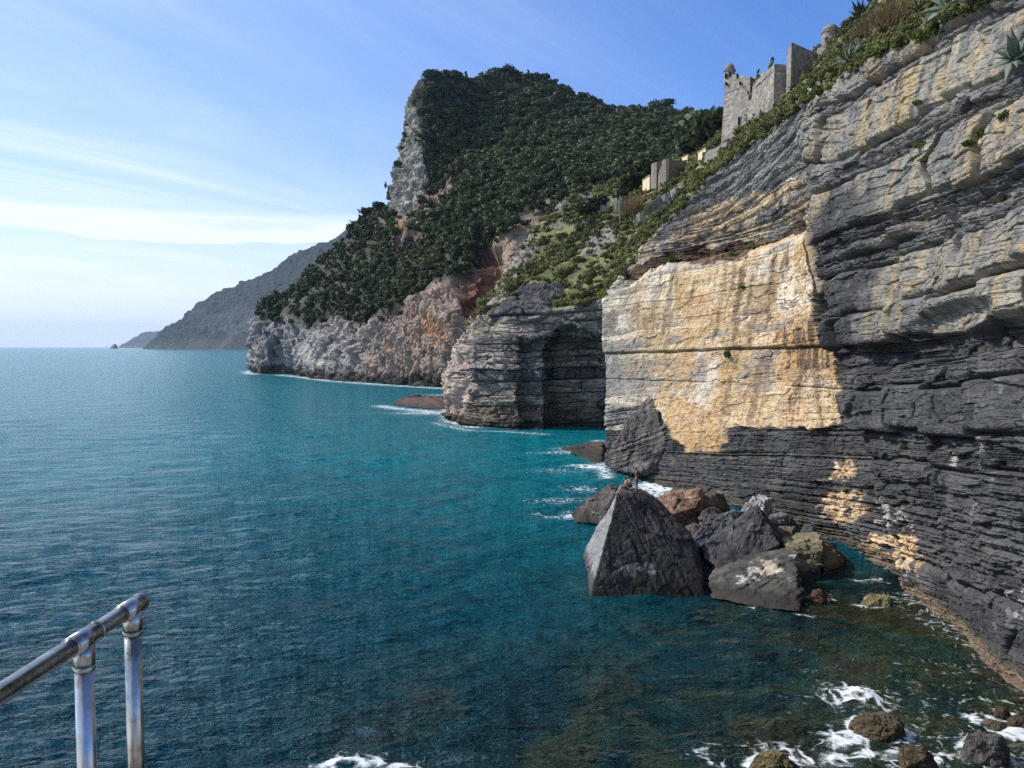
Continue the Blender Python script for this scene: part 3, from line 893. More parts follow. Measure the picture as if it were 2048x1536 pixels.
rock('sea_boulder', 'pale grey boulder resting against the foot of the cliff', 'boulder',
     block([(1481, 1018, 65), (1490, 1003, 66), (1505, 991, 66.5), (1530, 1000, 66), (1528, 1020, 65), (1500, 1030, 64.5)], (1.4, 2.2, -.3), 0.2),
     sub=5, seed=9, cols=((.22, .22, .22), (.42, .41, .39)), bed=(.8, .1, .5))
rock('sea_boulder', 'long tilted slab lying left of the great dark block', 'boulder',
     block([(1371, 1077, 57), (1400, 1055, 58), (1448, 1037, 60), (1470, 1040, 60), (1440, 1065, 58), (1400, 1096, 56.5), (1376, 1090, 56.6)], (2.0, 3.0, -1.5), -.8),
     sub=6, bed=(-.45, -.1, .85), seed=11, cols=((.06, .063, .07), (.15, .155, .165)))
rock('sea_boulder', 'flat topped grey slab behind the long tilted slab', 'boulder',
     block([(1405, 1042, 61), (1420, 1027, 62), (1480, 1018, 63), (1490, 1040, 62), (1450, 1052, 61)], (1.5, 2.0, -1.0), -.5),
     sub=5, seed=12, cols=((.09, .09, .085), (.19, .185, .17)), bed=(-.2, 0, 1))
rock('sea_boulder', 'great dark tilted block in the middle of the rock pile', 'boulder',
     [P(1426, 1080, 54.6), P(1517, 1013, 56.6), P(1560, 1088, 53.6), P(1452, 1152, 50.6), P(1412, 1118, 52.2), P(1412, 1086, 53.6),
      P(1440, 1062, 58.6), P(1512, 1008, 60.4), P(1575, 1080, 58), W(1452, 1160, -.8), W(1540, 1150, -.8), np.array([19.5, 60, -.5]), np.array([14.5, 60, -.5])],
     sub=7, bed=(-.55, -.1, .83), amp=.13, seed=13, sharp=90, crk=.6, cols=((.036, .035, .037), (.09, .086, .085)),
     patch=[(P(1465, 1050, 54.5), (.7, .9, .8), (.16, .16, .16)), (P(1530, 1075, 54.6), (.5, .6, .35), (.22, .22, .23))])
rock('sea_boulder', 'front ledged boulder with painted white and ochre sun patches at the waterline', 'boulder',
     [W(1416, 1172), W(1428, 1197), W(1500, 1212), W(1560, 1222), W(1605, 1222), P(1418, 1155, 50), P(1470, 1135, 50.3), P(1573, 1094, 51.5), P(1590, 1103, 51),
      P(1600, 1135, 49.6), P(1612, 1185, 47.6), np.array([17.6, 53, 1.6]), np.array([14.0, 53.5, .8]), np.array([18.2, 52, -.8]), np.array([13, 54, -.8]),
      W(1428, 1205, -1.4), W(1605, 1232, -1.4)], sub=7, crk=.5, bed=(-.42, .25, .87), amp=.34, thick=(.12, .7), seed=15, sharp=80, cols=((.045, .044, .04), (.125, .118, .102)),
     patch=[(P(1525, 1140, 49.4), (1.7, 1.6, .75), (.5, .44, .35)), (P(1500, 1160, 49.2), (1.0, 1.0, .6), (.5, .5, .5)), (P(1590, 1115, 50.4), (.5, .6, .5), (.42, .42, .43))])  # patches of sunlight painted as pale colour on the rock
rock('sea_boulder', 'squared olive brown block with a flat lit top', 'boulder',
     block([(1572, 1094, 53), (1600, 1080, 55), (1645, 1078, 55), (1650, 1100, 53), (1640, 1140, 52), (1575, 1140, 51.5), (1572, 1110, 52)], (.9, 3.2, -.2), -.8),
     sub=6, bed=(.1, .1, 1), amp=.08, seed=17, sharp=60, cols=((.13, .115, .065), (.26, .23, .14)))
rock('sea_boulder', 'brown leaning slab between the olive block and the cliff', 'boulder',
     block([(1640, 1085, 55), (1655, 1090, 55), (1690, 1125, 54), (1680, 1135, 53.5), (1645, 1140, 52.6)], (1.2, 2.5, -.3), -.8),
     sub=5, seed=18, cols=((.09, .065, .035), (.17, .13, .07)))
rock('sea_boulder', 'brown cube shaped rock behind the olive block', 'boulder',
     block([(1548, 1062, 58), (1585, 1060, 59), (1590, 1085, 58), (1560, 1095, 57), (1545, 1085, 57)], (1.2, 2.5, -.2), 0),
     sub=5, seed=19, cols=((.1, .075, .05), (.2, .16, .11)))
rock('sea_boulder', 'rounded dark boulder at the cliff foot above the olive block', 'boulder',
     block([(1596, 1060, 60), (1608, 1047, 61), (1628, 1050, 60.5), (1630, 1068, 59.5), (1605, 1080, 59)], (1.0, 1.8, -.2), 0),
     sub=5, seed=20, cols=((.06, .06, .065), (.14, .14, .145)), sharp=8)
rock('sea_boulder', 'small grey rock at the cliff foot behind the great dark block', 'boulder',
     block([(1530, 1030, 62), (1550, 1022, 63), (1572, 1028, 62.5), (1572, 1045, 62), (1535, 1045, 61.5)], (1.0, 1.6, -.2), 0),
     sub=5, seed=22, cols=((.1, .1, .1), (.2, .2, .195)), sharp=10)
rock('sea_boulder', 'small brown rock in the gap beside the pyramid boulder', 'boulder',
     block([(1358, 1060, 58), (1375, 1042, 59), (1395, 1052, 58.6), (1400, 1075, 57.5), (1365, 1080, 57)], (.9, 1.6, -.2), -.5),
     sub=5, seed=23, cols=((.07, .055, .045), (.16, .13, .1)), sharp=10)
rock('sea_boulder', 'low dark rock in the shadowed gap below the reddish slab', 'boulder',
     block([(1395, 1020, 64), (1425, 1010, 65), (1440, 1030, 64), (1410, 1045, 62.5)], (1, 1.6, -.3), -.3),
     sub=5, seed=24, cols=((.05, .045, .04), (.11, .095, .085)), sharp=10)
# half sunk stones of the inlet
def lump(label, px0, px1, pytop, pybot, seed, cols, sub=5, cat='rock', name='shore_rock', deep=1.0, sharp=7, sink=.0):
    f = W(.5 * (px0 + px1), pybot)
    d = f[1]
    wv = (px1 - px0) / FPX * d
    hgt = max(.12, (pybot - pytop) / FPX * d * .72)
    c = np.array([f[0], f[1] + wv * .35 * deep, 0])
    r = np.random.default_rng(seed)
    pts = []
    for k in range(10):
        a = 2 * math.pi * k / 10 + r.normal(0, .15)
        for zz, ss in ((-.9, 1.1), (.15 * hgt, 1.0), (.75 * hgt, .72), (hgt * (.85 + .15 * r.random()), .35)):
            q = ss * (.85 + .3 * r.random())
            pts.append(c + np.array([math.cos(a) * wv * .5 * q, math.sin(a) * wv * .4 * deep * q, zz - sink]))
    return rock(name, label, cat, pts, sub=sub, seed=seed, cols=cols, sharp=sharp, amp=.05, rough=.16, bed=(r.normal(0, .3), r.normal(0, .3), 1), wet=False)


BR = ((.034, .027, .016), (.105, .08, .045))
lump('weedy brown rock behind which the biggest splash breaks', 1712, 1842, 1418, 1482, 41, BR, sub=6)
lump('flat brown rock awash at the bottom edge below the biggest splash', 1795, 1905, 1490, 1545, 42, BR, sub=6)
lump('grey sharp edged boulder in the foam at the bottom right corner', 1940, 2042, 1452, 1530, 43, ((.06, .056, .052), (.15, .137, .122)), sub=6, sharp=24)
lump('olive topped rock cut by the bottom edge, white foam above it', 1505, 1616, 1508, 1560, 44, ((.06, .055, .02), (.17, .14, .06)), sub=6, sharp=14)
lump('small brown rock in the foam near the right edge', 1988, 2036, 1402, 1440, 45, BR)
lump('low dark rock just above the grey sharp edged boulder', 1968, 2030, 1438, 1460, 46, ((.045, .038, .028), (.1, .085, .06)))
lump('yellowish flat rock awash in front of the dark cliff foot', 1735, 1800, 1186, 1214, 47, ((.1, .09, .04), (.24, .21, .1)), sharp=16)
lump('reddish weedy rock awash beside the sun patched boulder', 1620, 1668, 1150, 1205, 48, ((.07, .04, .025), (.15, .08, .05)), sink=.25)
lump('brown stone at the lower right edge beside the foam', 2020, 2075, 1425, 1455, 49, BR)
# reefs under the far headlands
rock('reef', 'long low brown reef running out from the headland into white foam', 'reef',
     [W(785, 808), W(800, 814), W(900, 822), P(795, 797, 215), P(815, 793, 220), P(850, 790, 222), P(880, 792, 222), P(900, 800, 215), W(905, 800), W(800, 800),
      W(785, 808, -1.5), W(900, 822, -1.5), W(905, 798, -1.5), W(800, 799, -1.5)], sub=6, bed=(.2, .2, 1), amp=.9, thick=(.3, 1.0), seed=61, sharp=14, rough=.9,
     cols=((.07, .045, .035), (.16, .1, .08)))
rock('reef', 'dark reef at the foot of the cliff with waves running over it', 'reef',
     [W(1115, 897), W(1140, 908), W(1205, 935), P(1150, 893, 122), P(1180, 884, 122), P(1205, 880, 120), W(1215, 905), W(1150, 900), W(1115, 897, -1.2), W(1205, 936, -1.2), W(1220, 905, -1.2)],
     sub=6, bed=(.1, .1, 1), amp=.3, thick=(.2, .7), seed=62, sharp=14, rough=.25, cols=((.045, .035, .03), (.1, .08, .065)))
rock('islet', 'tiny pointed rock islet on the horizon left of the long ridge', 'islet',
     [np.array(p) for p in [(P(217, 697, 6500)[0], 6500, -5), (P(238, 697, 6500)[0], 6500, -5), (P(222, 694, 6500)[0], 6500, 8), (P(228, 687, 6500)[0], 6500, 42), (P(231, 689, 6500)[0], 6520, 34),
                            (P(236, 694, 6500)[0], 6500, 8), (P(228, 694, 6500)[0], 6560, -5), (P(226, 694, 6440)[0], 6440, -5)]], sub=4, seed=63, amp=2, thick=(3, 9), sharp=18, rough=2.0,
     cols=((.08, .08, .08), (.15, .15, .15)), wet=False)

rock('rock_pillar', 'dark pointed rock fin leaning on the outer foot of the bleached wall', 'rock pillar',
     [P(1314, 786, 93.5), P(1330, 806, 92.8), P(1292, 812, 93.2), P(1266, 826, 93.4), P(1240, 850, 96), P(1222, 878, 97.5), P(1212, 905, 98.5), W(1222, 945), W(1262, 960), W(1318, 962), P(1342, 880, 87.5),
      P(1325, 840, 89), np.array([17, 97, 10]), np.array([17, 99, -1]), np.array([12.5, 103, -1]), W(1222, 950, -1.5), W(1318, 965, -1.5)],
     sub=7, bed=(-.45, .1, .9), amp=.6, thick=(.2, 1.3), seed=71, sharp=14, rough=.5, cols=((.06, .055, .055), (.16, .145, .13)),
     patch=[(P(1240, 880, 92), (1.2, 2, 3), (.42, .33, .24)), (P(1268, 840, 91), (.6, 2, 2.2), (.4, .2, .1)), (P(1315, 800, 90), (1.2, 2, 1.2), (.3, .28, .24))])
# ================================================================== placing helpers
_GR = []


def reg(G, skip=3):
    g = G[::1, ::skip].reshape(-1, 3)
    x, y = proj(g)
    k = (x > -50) & (x < 2150) & (y > -250) & (y < 1600)
    _GR.append((g[k], x[k], y[k]))


reg(CLIFF_G, 1); reg(HEAD_G, 1); reg(MT_G, 1)
_HP = np.concatenate([g[0] for g in _GR]); _HX = np.concatenate([g[1] for g in _GR]); _HY = np.concatenate([g[2] for g in _GR])


def hit(px, py, rad=3.0):
    """ground point met by the sight line through (px, py)"""
    k = (np.abs(_HX - px) < rad) & (np.abs(_HY - py) < rad)
    if not k.any():
        return hit(px, py, rad * 2)
    p = _HP[k]
    return p[np.argmin(p[:, 1])]


def prism(rings):
    """rings: list of equal length lists of 3D points, bottom to top -> bmesh with caps"""
    bm = bmesh.new()
    R = [[bm.verts.new(p) for p in r] for r in rings]
    n = len(rings[0])
    for a, b in zip(R[:-1], R[1:]):
        for k in range(n):
            bm.faces.new((a[k], a[(k + 1) % n], b[(k + 1) % n], b[k]))
    bm.faces.new(R[-1])
    bm.faces.new(list(reversed(R[0])))
    bmesh.ops.recalc_face_normals(bm, faces=bm.faces)
    return bm


def bm_obj(name, bm, mat, parent=None, smooth=False):
    me = bpy.data.meshes.new(name)
    bmesh.ops.recalc_face_normals(bm, faces=bm.faces)
    bm.to_mesh(me); bm.free()
    if smooth:
        me.polygons.foreach_set('use_smooth', [True] * len(me.polygons))
    return link(name, me, mat, parent)


def add_box(bm, c, size, rz=0.0, tilt=None):
    m = Matrix.Translation(c) @ Matrix.Rotation(rz, 4, 'Z')
    if tilt is not None:
        m = m @ tilt
    m = m @ Matrix.Diagonal((*size, 1))
    return bmesh.ops.create_cube(bm, size=1.0, matrix=m)['verts']


def add_tube(bm, a, b, r1, r2=None, seg=16, caps=True):
    a, b = Vector(a), Vector(b)
    d = b - a
    q = d.to_track_quat('Z', 'Y').to_matrix().to_4x4()
    bmesh.ops.create_cone(bm, cap_ends=caps, segments=seg, radius1=r1, radius2=r1 if r2 is None else r2, depth=d.length,
                          matrix=Matrix.Translation((a + b) / 2) @ q)


def add_lathe(bm, c, prof, seg=24):
    """prof: list of (r, z)"""
    rings = []
    for r, z in prof:
        rings.append([bm.verts.new((c[0] + r * math.cos(2 * math.pi * k / seg), c[1] + r * math.sin(2 * math.pi * k / seg), c[2] + z)) for k in range(seg)])
    for a, b in zip(rings[:-1], rings[1:]):
        for k in range(seg):
            bm.faces.new((a[k], a[(k + 1) % seg], b[(k + 1) % seg], b[k]))
    bm.faces.new(rings[-1]); bm.faces.new(list(reversed(rings[0])))


# ------------------------------------------------------------------ masonry
def masonry(name, c1, c2, scale=2.2, joint=(.12, .11, .1)):
    n = NT(name)
    co = n.coords()
    big = n.noise(.35, 4, co, .6)
    st = n.noise(1.0, 4, n.n('ShaderNodeMapping', {'Vector': co, 'Scale': (1.2, 1.2, .12)}).outputs[0], .6)
    v = n.n('ShaderNodeTexVoronoi', {'Vector': n.n('ShaderNodeMapping', {'Vector': co, 'Scale': (1, 1, 1.6)}).outputs[0], 'Scale': scale})
    ve = n.n('ShaderNodeTexVoronoi', {'Vector': n.n('ShaderNodeMapping', {'Vector': co, 'Scale': (1, 1, 1.6)}).outputs[0], 'Scale': scale}, feature='DISTANCE_TO_EDGE').outputs['Distance']
    cs = n.n('ShaderNodeSeparateColor', {0: v.outputs['Color']}).outputs[0]
    base = n.mixc(n.math('ADD', n.math('MULTIPLY', cs, .6), n.math('MULTIPLY', n.math('SUBTRACT', big, .3), .8), clamp=True), rgb(*c1), rgb(*c2))
    base = n.mixc(n.n('ShaderNodeMapRange', {0: st, 1: .52, 2: .72, 3: 0, 4: .55}).outputs[0], base, rgb(*[x * .45 for x in c1]))
    j = n.n('ShaderNodeMapRange', {0: ve, 1: .02, 2: .09, 3: .65, 4: 0}).outputs[0]
    col = n.mixc(j, base, rgb(*joint))
    b = n.n('ShaderNodeBump', {'Strength': .5, 'Distance': .12, 'Height': n.math('ADD', n.math('MULTIPLY', ve, 1.2), n.noise(5, 4, co))}).outputs[0]
    return n.done(n.n('ShaderNodeBsdfPrincipled', {'Base Color': col, 'Roughness': .9, 'Normal': b, 'Specular IOR Level': .2}).outputs[0])


M_FORT = masonry('fortress_stone', (.13, .12, .105), (.43, .395, .34), 1.25)
M_RUBBLE = masonry('dry_stone', (.15, .147, .135), (.38, .37, .34), 1.7, (.04, .04, .036))
M_DOME = masonry('dome_render', (.2, .175, .14), (.33, .29, .23), 2.5)
M_PLASTER = plain('cream_plaster', (.62, .52, .34), .9, noise_scale=1.2, var=.18)
M_HOUSE2 = masonry('house_stone', (.26, .22, .18), (.42, .36, .29), 2.4)
M_TILE = plain('old_roof', (.3, .22, .17), .9, noise_scale=3, var=.3)
M_HOLE = plain('dark_opening', (.012, .012, .012), 1.0)
M_WHITE = plain('white_stone', (.6, .58, .53), .8, noise_scale=4, var=.15)
M_IRON = plain('dark_iron', (.035, .035, .035), .6, noise_scale=8)

# ------------------------------------------------------------------ the castle on the cliff top
def ring(pts, z, grow=0.0):
    c = np.mean([p[:2] for p in pts], 0)
    out = []
    for p in pts:
        v = np.array(p[:2]) - c
        L = np.linalg.norm(v)
        q = c + v * (L + grow) / L
        out.append((q[0], q[1], z))
    return out


def build_castle():
    root = empty('castle', (P(1500, 200, 165)[0], 165, 55))
    tag(root, 'old grey stone castle with battered bastion and domed watch turrets on the cliff top', 'castle')
    A, B, C, D = P(1450, 147, 172), P(1500, 153, 165), P(1549, 128, 151), P(1572, 128, 151.5)
    E, F = P(1600, 150, 190), P(1470, 150, 200)
    # left tower of the bastion
    zl = A[2]; zc = P(1450, 190, 172)[2]
    plan1 = [A, B, P(1512, 158, 190), F]
    bm = prism([ring(plan1, 48, 3.6), ring(plan1, zc - .3, .35), ring(plan1, zc, 0.0), [tuple(q) for q in plan1]])
    bm_obj('corner_bastion', bm, M_FORT, root)
    bm_obj('string_course', prism([ring(plan1, zc - .25, .32), ring(plan1, zc + .12, .5), ring(plan1, zc + .3, .25)]), M_FORT, root)
    # flank running towards the viewer
    zr = C[2]; zs = P(1549, 142, 151)[2]
    Bn = P(1503, 150, 163.5)
    plan2 = [Bn, C, D, E]
    bm_obj('flank_wall', prism([ring(plan2, 48, 2.8), ring(plan2, zs - .2, .15), ring(plan2, zs, 0)]), M_FORT, root)
    P1 = P(1513, 150, 160.3)
    plan3 = [P1, C, D, P(1560, 150, 175)]
    bm_obj('parapet', prism([ring(plan3, zs + .004, -.05), ring(plan3, zs + .1, .18), ring(plan3, zr, .12)]), M_FORT, root)
    plan4 = [np.array(Bn) + (.3, .3, 0), np.array(P1) + (-.05, .3, 0), P(1545, 150, 176), P(1520, 150, 182)]
    bm_obj('low_parapet', prism([ring(plan4, zs + .006, 0), ring(plan4, zs + 1.2, 0)]), M_FORT, root)
    # roofed range inside
    hall = [P(1470, 140, 185), P(1536, 140, 176), P(1560, 140, 200), P(1480, 140, 205)]
    zh = P(1536, 139, 176)[2]
    bm_obj('inner_hall', prism([ring(hall, zs - 1, 0), ring(hall, zh - 1.2, 0), ring(hall, zh, -1.2)]), M_DOME, root)
    # bartizan on the outer corner
    t = empty('part', (0, 0, 0)); bpy.data.objects.remove(t)
    bm = bmesh.new()
    a0 = P(1459, 150, 172.5)
    add_lathe(bm, (a0[0], a0[1], zl - 4.6), [(.15, 0), (.9, 1.2), (1.15, 2.2), (1.15, 5.1), (1.32, 5.15), (1.32, 5.4), (1.1, 5.42)], 24)
    tr = bm_obj('watch_turret', bm, M_FORT, root)
    bm = bmesh.new()
    add_lathe(bm, (a0[0], a0[1], zl + .83), [(1.12, 0), (1.05, .5), (.85, 1.0), (.5, 1.35), (.16, 1.5), (.12, 1.7)], 24)
    bm_obj('dome', bm, M_DOME, tr, True)
    # square tower
    tw = [P(1574, 90, 150), P(1583, 90, 144.5), P(1634, 90, 150), P(1645, 90, 170), P(1590, 90, 172)]
    zt = P(1583, 88, 144.5)[2]
    twr = bm_obj('square_tower', prism([ring(tw, 52, 1.2), ring(tw, zt - 9, .15), ring(tw, zt, 0)]), M_FORT, root)
    bm_obj('coping', prism([ring(tw, zt + .004, .12), ring(tw, zt + .3, .14)]), M_FORT, twr)
    # small watch post between bastion and tower
    bm = bmesh.new(); q = P(1565, 127, 155)
    add_lathe(bm, (q[0], q[1], zr - .3), [(.75, 0), (.75, .4), (.6, .9), (.3, 1.2), (.08, 1.3)], 16)
    bm_obj('chimney_cap', bm, M_DOME, root)
    # round turret highest on the slope
    c = P(1660, 92, 146)
    zb = P(1660, 100, 146)[2]; z1 = P(1660, 66, 146)[2]; z2 = P(1660, 49, 146)[2]; R = 15.3 / FPX * 146
    bm = bmesh.new()
    add_lathe(bm, (c[0], c[1], zb - 4), [(R * .95, 0), (R * .95, 2.5), (R * .8, 4.2), (R, 5.0), (R, z1 - zb + 3.9), (R * 1.1, z1 - zb + 3.95), (R * 1.1, z1 - zb + 4.15), (R, z1 - zb + 4.2)], 32)
    rt = bm_obj('round_turret', bm, M_FORT, root)
    bm = bmesh.new(); H = z2 - z1 - .2
    add_lathe(bm, (c[0], c[1], z1 + .204), [(R * 1.0, 0), (R * .98, H * .3), (R * .85, H * .6), (R * .6, H * .84), (R * .3, H * .97), (R * .05, H)], 32)
    bm_obj('dome', bm, M_DOME, rt, True)
    bm = bmesh.new(); add_box(bm, (c[0] - R * .72, c[1] - R * .66, z1 - 1.5), (.34, .34, .8), math.radians(45))
    bm_obj('loophole', bm, M_HOLE, rt)
    # sloping curtain linking them
    cw = [P(1634, 97, 150), P(1650, 92, 147), P(1652, 92, 149), P(1636, 97, 152)]
    bm_obj('link_wall', prism([[(q[0], q[1], q[2] - 6) for q in cw], [tuple(q) for q in cw]]), M_RUBBLE, root)
    # loopholes of the bastion
    for k, (px, py, d, w, h) in enumerate([(1452, 152, 171.6, .3, .9), (1460, 149, 170.7, .3, .9), (1475, 153, 168.7, .3, .9), (1470, 212, 169.2, .55, .7), (1473, 223, 168.7, .5, .9), (1480, 225, 167.8, .5, 1.1),
                                           (1504, 212, 163.4, .4, 1.2), (1497, 222, 165, .5, .7), (1453, 168, 171.4, .35, .5), (1481, 168, 167.6, .4, .5)]):
        q = P(px, py, d)
        bm = bmesh.new(); add_box(bm, q, (w, 1.3, h), math.radians(-25))
        bm_obj('loophole', bm, M_HOLE, root)
    q = P(1479, 243, 166.2)
    bm = bmesh.new(); add_box(bm, q, (.9, 1.0, 2.2), math.radians(-25)); dr = bm_obj('door_surround', bm, M_WHITE, root)
    bm = bmesh.new(); add_box(bm, q + np.array([0, -.06, -.1]), (.55, 1.0, 1.9), math.radians(-25)); bm_obj('opening', bm, M_HOLE, dr)


build_castle()


# ------------------------------------------------------------------ houses and ruins on the green slope
def box_building(name, label, cat, px0, px1, pxs, top, bot, d, depth, wm, rm, roof=.25, windows=0, sm=None):
    """house with a lit side from px0 to px1 and a front from px1 to pxs"""
    d = hit(px1, bot + 3)[1] - 1.5
    a, b, c = P(px0, bot, d + depth), P(px1, bot, d), P(pxs, bot, d + 1.0)
    zt = P(px1, top, d)[2]; zb = P(px1, bot, d)[2] - 2.5
    dd = c + (a - b)
    root = empty(name, (b[0], b[1], zb))
    tag(root, label, cat)
    pl = [a, b, c, dd]
    bm_obj('wall', prism([ring(pl, zb, 0), ring(pl, zt, 0)]), wm, root)
    bm_obj('roof', prism([ring(pl, zt + .004, .25), ring(pl, zt + roof, .22)]), rm, root)
    for k in range(windows):
        f = (k + .6) / (windows + .3)
        q = b * (1 - f) + c * f
        bm = bmesh.new(); add_box(bm, (q[0], q[1], zt - 1.3), (.7, .5, .9), math.atan2((c - b)[1], (c - b)[0]))
        bm_obj('window', bm, M_HOLE, root)


box_building('house', 'small cream plastered house on the green slope beside a ruin', 'house', 1285, 1299, 1320, 352, 376, 236, 6, M_PLASTER, M_TILE, .3, 2)
box_building('house', 'tiny yellow house peeping out behind the ruined wall', 'house', 1364, 1375, 1384, 310, 321, 262, 3.5, M_PLASTER, M_TILE, .2)
box_building('hut', 'pale hut roof edge just under the castle slope', 'hut', 1396, 1411, 1420, 297, 309, 250, 4, M_PLASTER, M_TILE, .25)


def wall_piece(bm, pts, thick=.8, depth=3.0):
    """pts: (px, pytop, pybot, d) along the wall"""
    T = [P(p[0], p[1], p[3]) for p in pts]; Bm = [P(p[0], p[2], p[3]) - np.array([0, 0, depth]) for p in pts]
    off = np.array([.1, thick, 0])
    n = len(pts)
    va = [bm.verts.new(p) for p in T]; vb = [bm.verts.new(p) for p in Bm]
    vc = [bm.verts.new(p + off) for p in T]; vd = [bm.verts.new(p + off) for p in Bm]
    for k in range(n - 1):
        bm.faces.new((va[k], va[k + 1], vb[k + 1], vb[k])); bm.faces.new((vc[k], vc[k + 1], vd[k + 1], vd[k]))
        bm.faces.new((va[k], va[k + 1], vc[k + 1], vc[k])); bm.faces.new((vb[k], vb[k + 1], vd[k + 1], vd[k]))
    bm.faces.new((va[0], vb[0], vd[0], vc[0])); bm.faces.new((va[-1], vb[-1], vd[-1], vc[-1]))


def sd(px, py, up=0.0):
    return hit(px, py)[1] - 1.2 - up


def walled(name, label, cat, pieces, mat=None, depth=2.0, thick=.8):
    bm = bmesh.new()
    if mat is M_WHITE:
        k_ = sd(pieces[0][0][0], 425) - pieces[0][0][3]
        pieces = [[(q[0], q[1], q[2], q[3] + k_) for q in p] for p in pieces]
    for p in pieces:
        wall_piece(bm, p, thick, depth)
    o = bm_obj(name, bm, mat or M_RUBBLE)
    return tag(o, label, cat)


rn = empty('ruin', tuple(P(1320, 372, 238)))
tag(rn, 'roofless stone ruin with two tall wall stumps above the cream house', 'ruin')
_dr = hit(1330, 372)[1] - 1.0 - 236.5
for nm, pc in (('wall_stump', [(1304, 327, 353, 240), (1313, 324, 353, 239), (1322, 321, 353, 241)]),
               ('wall_stump', [(1326, 320, 372, 237), (1332, 318, 376, 236.5), (1338, 317, 380, 236.6)]),
               ('curved_wall', [(1317, 352, 368, 238.5), (1320, 338, 366, 238), (1325, 328, 366, 237.5)]),
               ('long_wall', [(1338.3, 321, 345, 238), (1352, 322, 343, 243), (1374, 320, 338, 250)])):
    pc = [(q[0], q[1], q[2], q[3] + _dr) for q in pc]
    bm = bmesh.new(); wall_piece(bm, pc, 1.6, 3.0)
    bm_obj(nm, bm, M_HOUSE2 if nm != 'long_wall' else M_RUBBLE, rn)
walled('ruined_wall', 'low broken wall corner with white stumps on the left of the slope', 'ruined wall',
       [[(1199, 412, 427, 212), (1203, 407, 427, 211)], [(1204, 410, 426, 212), (1214, 408, 424, 213)], [(1214, 404, 424, 212), (1220, 402, 420, 212.5)]], M_WHITE, 2, .7)
tag(walled('gate_pillar', 'pale ruined gate pillar right of the broken wall corner', 'pillar', [[(1228, 396, 408, 215), (1234, 395, 407, 215)]], M_WHITE, 2, .8), cat='pillar')
tag(walled('gate_pillar', 'smaller white stump beside the pale gate pillar', 'pillar', [[(1235.5, 399, 407, 215.4), (1238, 399, 406, 215.4)]], M_WHITE, 2, .6), cat='pillar')


def retaining(label, tops, bots):
    pts = []
    for (px, pt), pb in zip(tops, bots):
        pts.append((px, pt, pb, sd(px, pb, .4)))
    return walled('stone_wall', label, 'stone wall', [pts], M_RUBBLE, 2.0, 1.2)


retaining('dry stone terrace wall curving up the green slope below the ruin', [(1268, 438), (1272, 430), (1280, 424), (1288, 419), (1296, 414), (1304, 406), (1312, 400), (1321, 393), (1330, 387), (1340, 381), (1350, 375), (1360, 370), (1372, 364)],
          [452, 450, 446, 440, 432, 424, 414, 406, 398, 392, 386, 378, 368])
retaining('grey stone terrace wall just below the castle', [(1410, 309), (1418, 300), (1426, 298), (1436, 293), (1446, 287), (1456, 283), (1464, 281)], [318, 319, 316, 311, 305, 299, 292])
retaining('narrow rubble wall rising along the hillside path', [(1322, 312), (1334, 304), (1345, 296), (1352, 286)], [316, 309, 302, 293])


def post(label, px, ptop, pbot, w, mat, name='post'):
    g = hit(px, pbot); d = g[1] - .3
    a, b = P(px, pbot, d), P(px, ptop, d)
    bm = bmesh.new()
    add_tube(bm, (a[0], a[1], a[2] - 1.0), tuple(b), w / 2, w / 2 * .9, 10)
    add_tube(bm, tuple(b), (b[0], b[1], b[2] + w * .4), w / 2 * 1.15, w / 3, 10)
    return tag(bm_obj(name, bm, mat), label, 'post')


post('weathered white post standing left of the dead grass tuft', 1240, 392, 450, .3, M_DOME)
post('thin dark pole in front of the castle flank, the left of two', 1548, 132, 205, .22, M_IRON, 'pole')
post('thin dark pole beside the shrubs right of the castle flank', 1566, 150, 190, .2, M_IRON, 'pole')
for k, (px, lab) in enumerate([(1012, 'leftmost thin mast on the mountain summit'), (1019, 'middle thin mast on the mountain summit'), (1024, 'rightmost thin mast on the mountain summit')]):
    d = 586.0
    b = P(px, 150, d); t_ = P(px, 126 + 2 * (k == 2), d)
    bm = bmesh.new(); add_tube(bm, tuple(b), tuple(t_), .16, .12, 6)
    add_box(bm, (t_[0], t_[1], t_[2] - .3), (1.6, .1, .25)); add_box(bm, (t_[0], t_[1], t_[2] - 1.4), (.9, .1, .6))
    tag(bm_obj('antenna_mast', bm, M_IRON), lab, 'mast', 'masts on the mountain summit')
# ================================================================== foliage
def rand_rot(n, r):
    q = r.normal(size=(n, 4)); q /= np.linalg.norm(q, axis=1, keepdims=True)
    w, x, y, z = q.T
    return np.stack([np.stack([1 - 2 * (y * y + z * z), 2 * (x * y - z * w), 2 * (x * z + y * w)], -1),
                     np.stack([2 * (x * y + z * w), 1 - 2 * (x * x + z * z), 2 * (y * z - x * w)], -1),
                     np.stack([2 * (x * z - y * w), 2 * (y * z + x * w), 1 - 2 * (x * x + y * y)], -1)], 1)


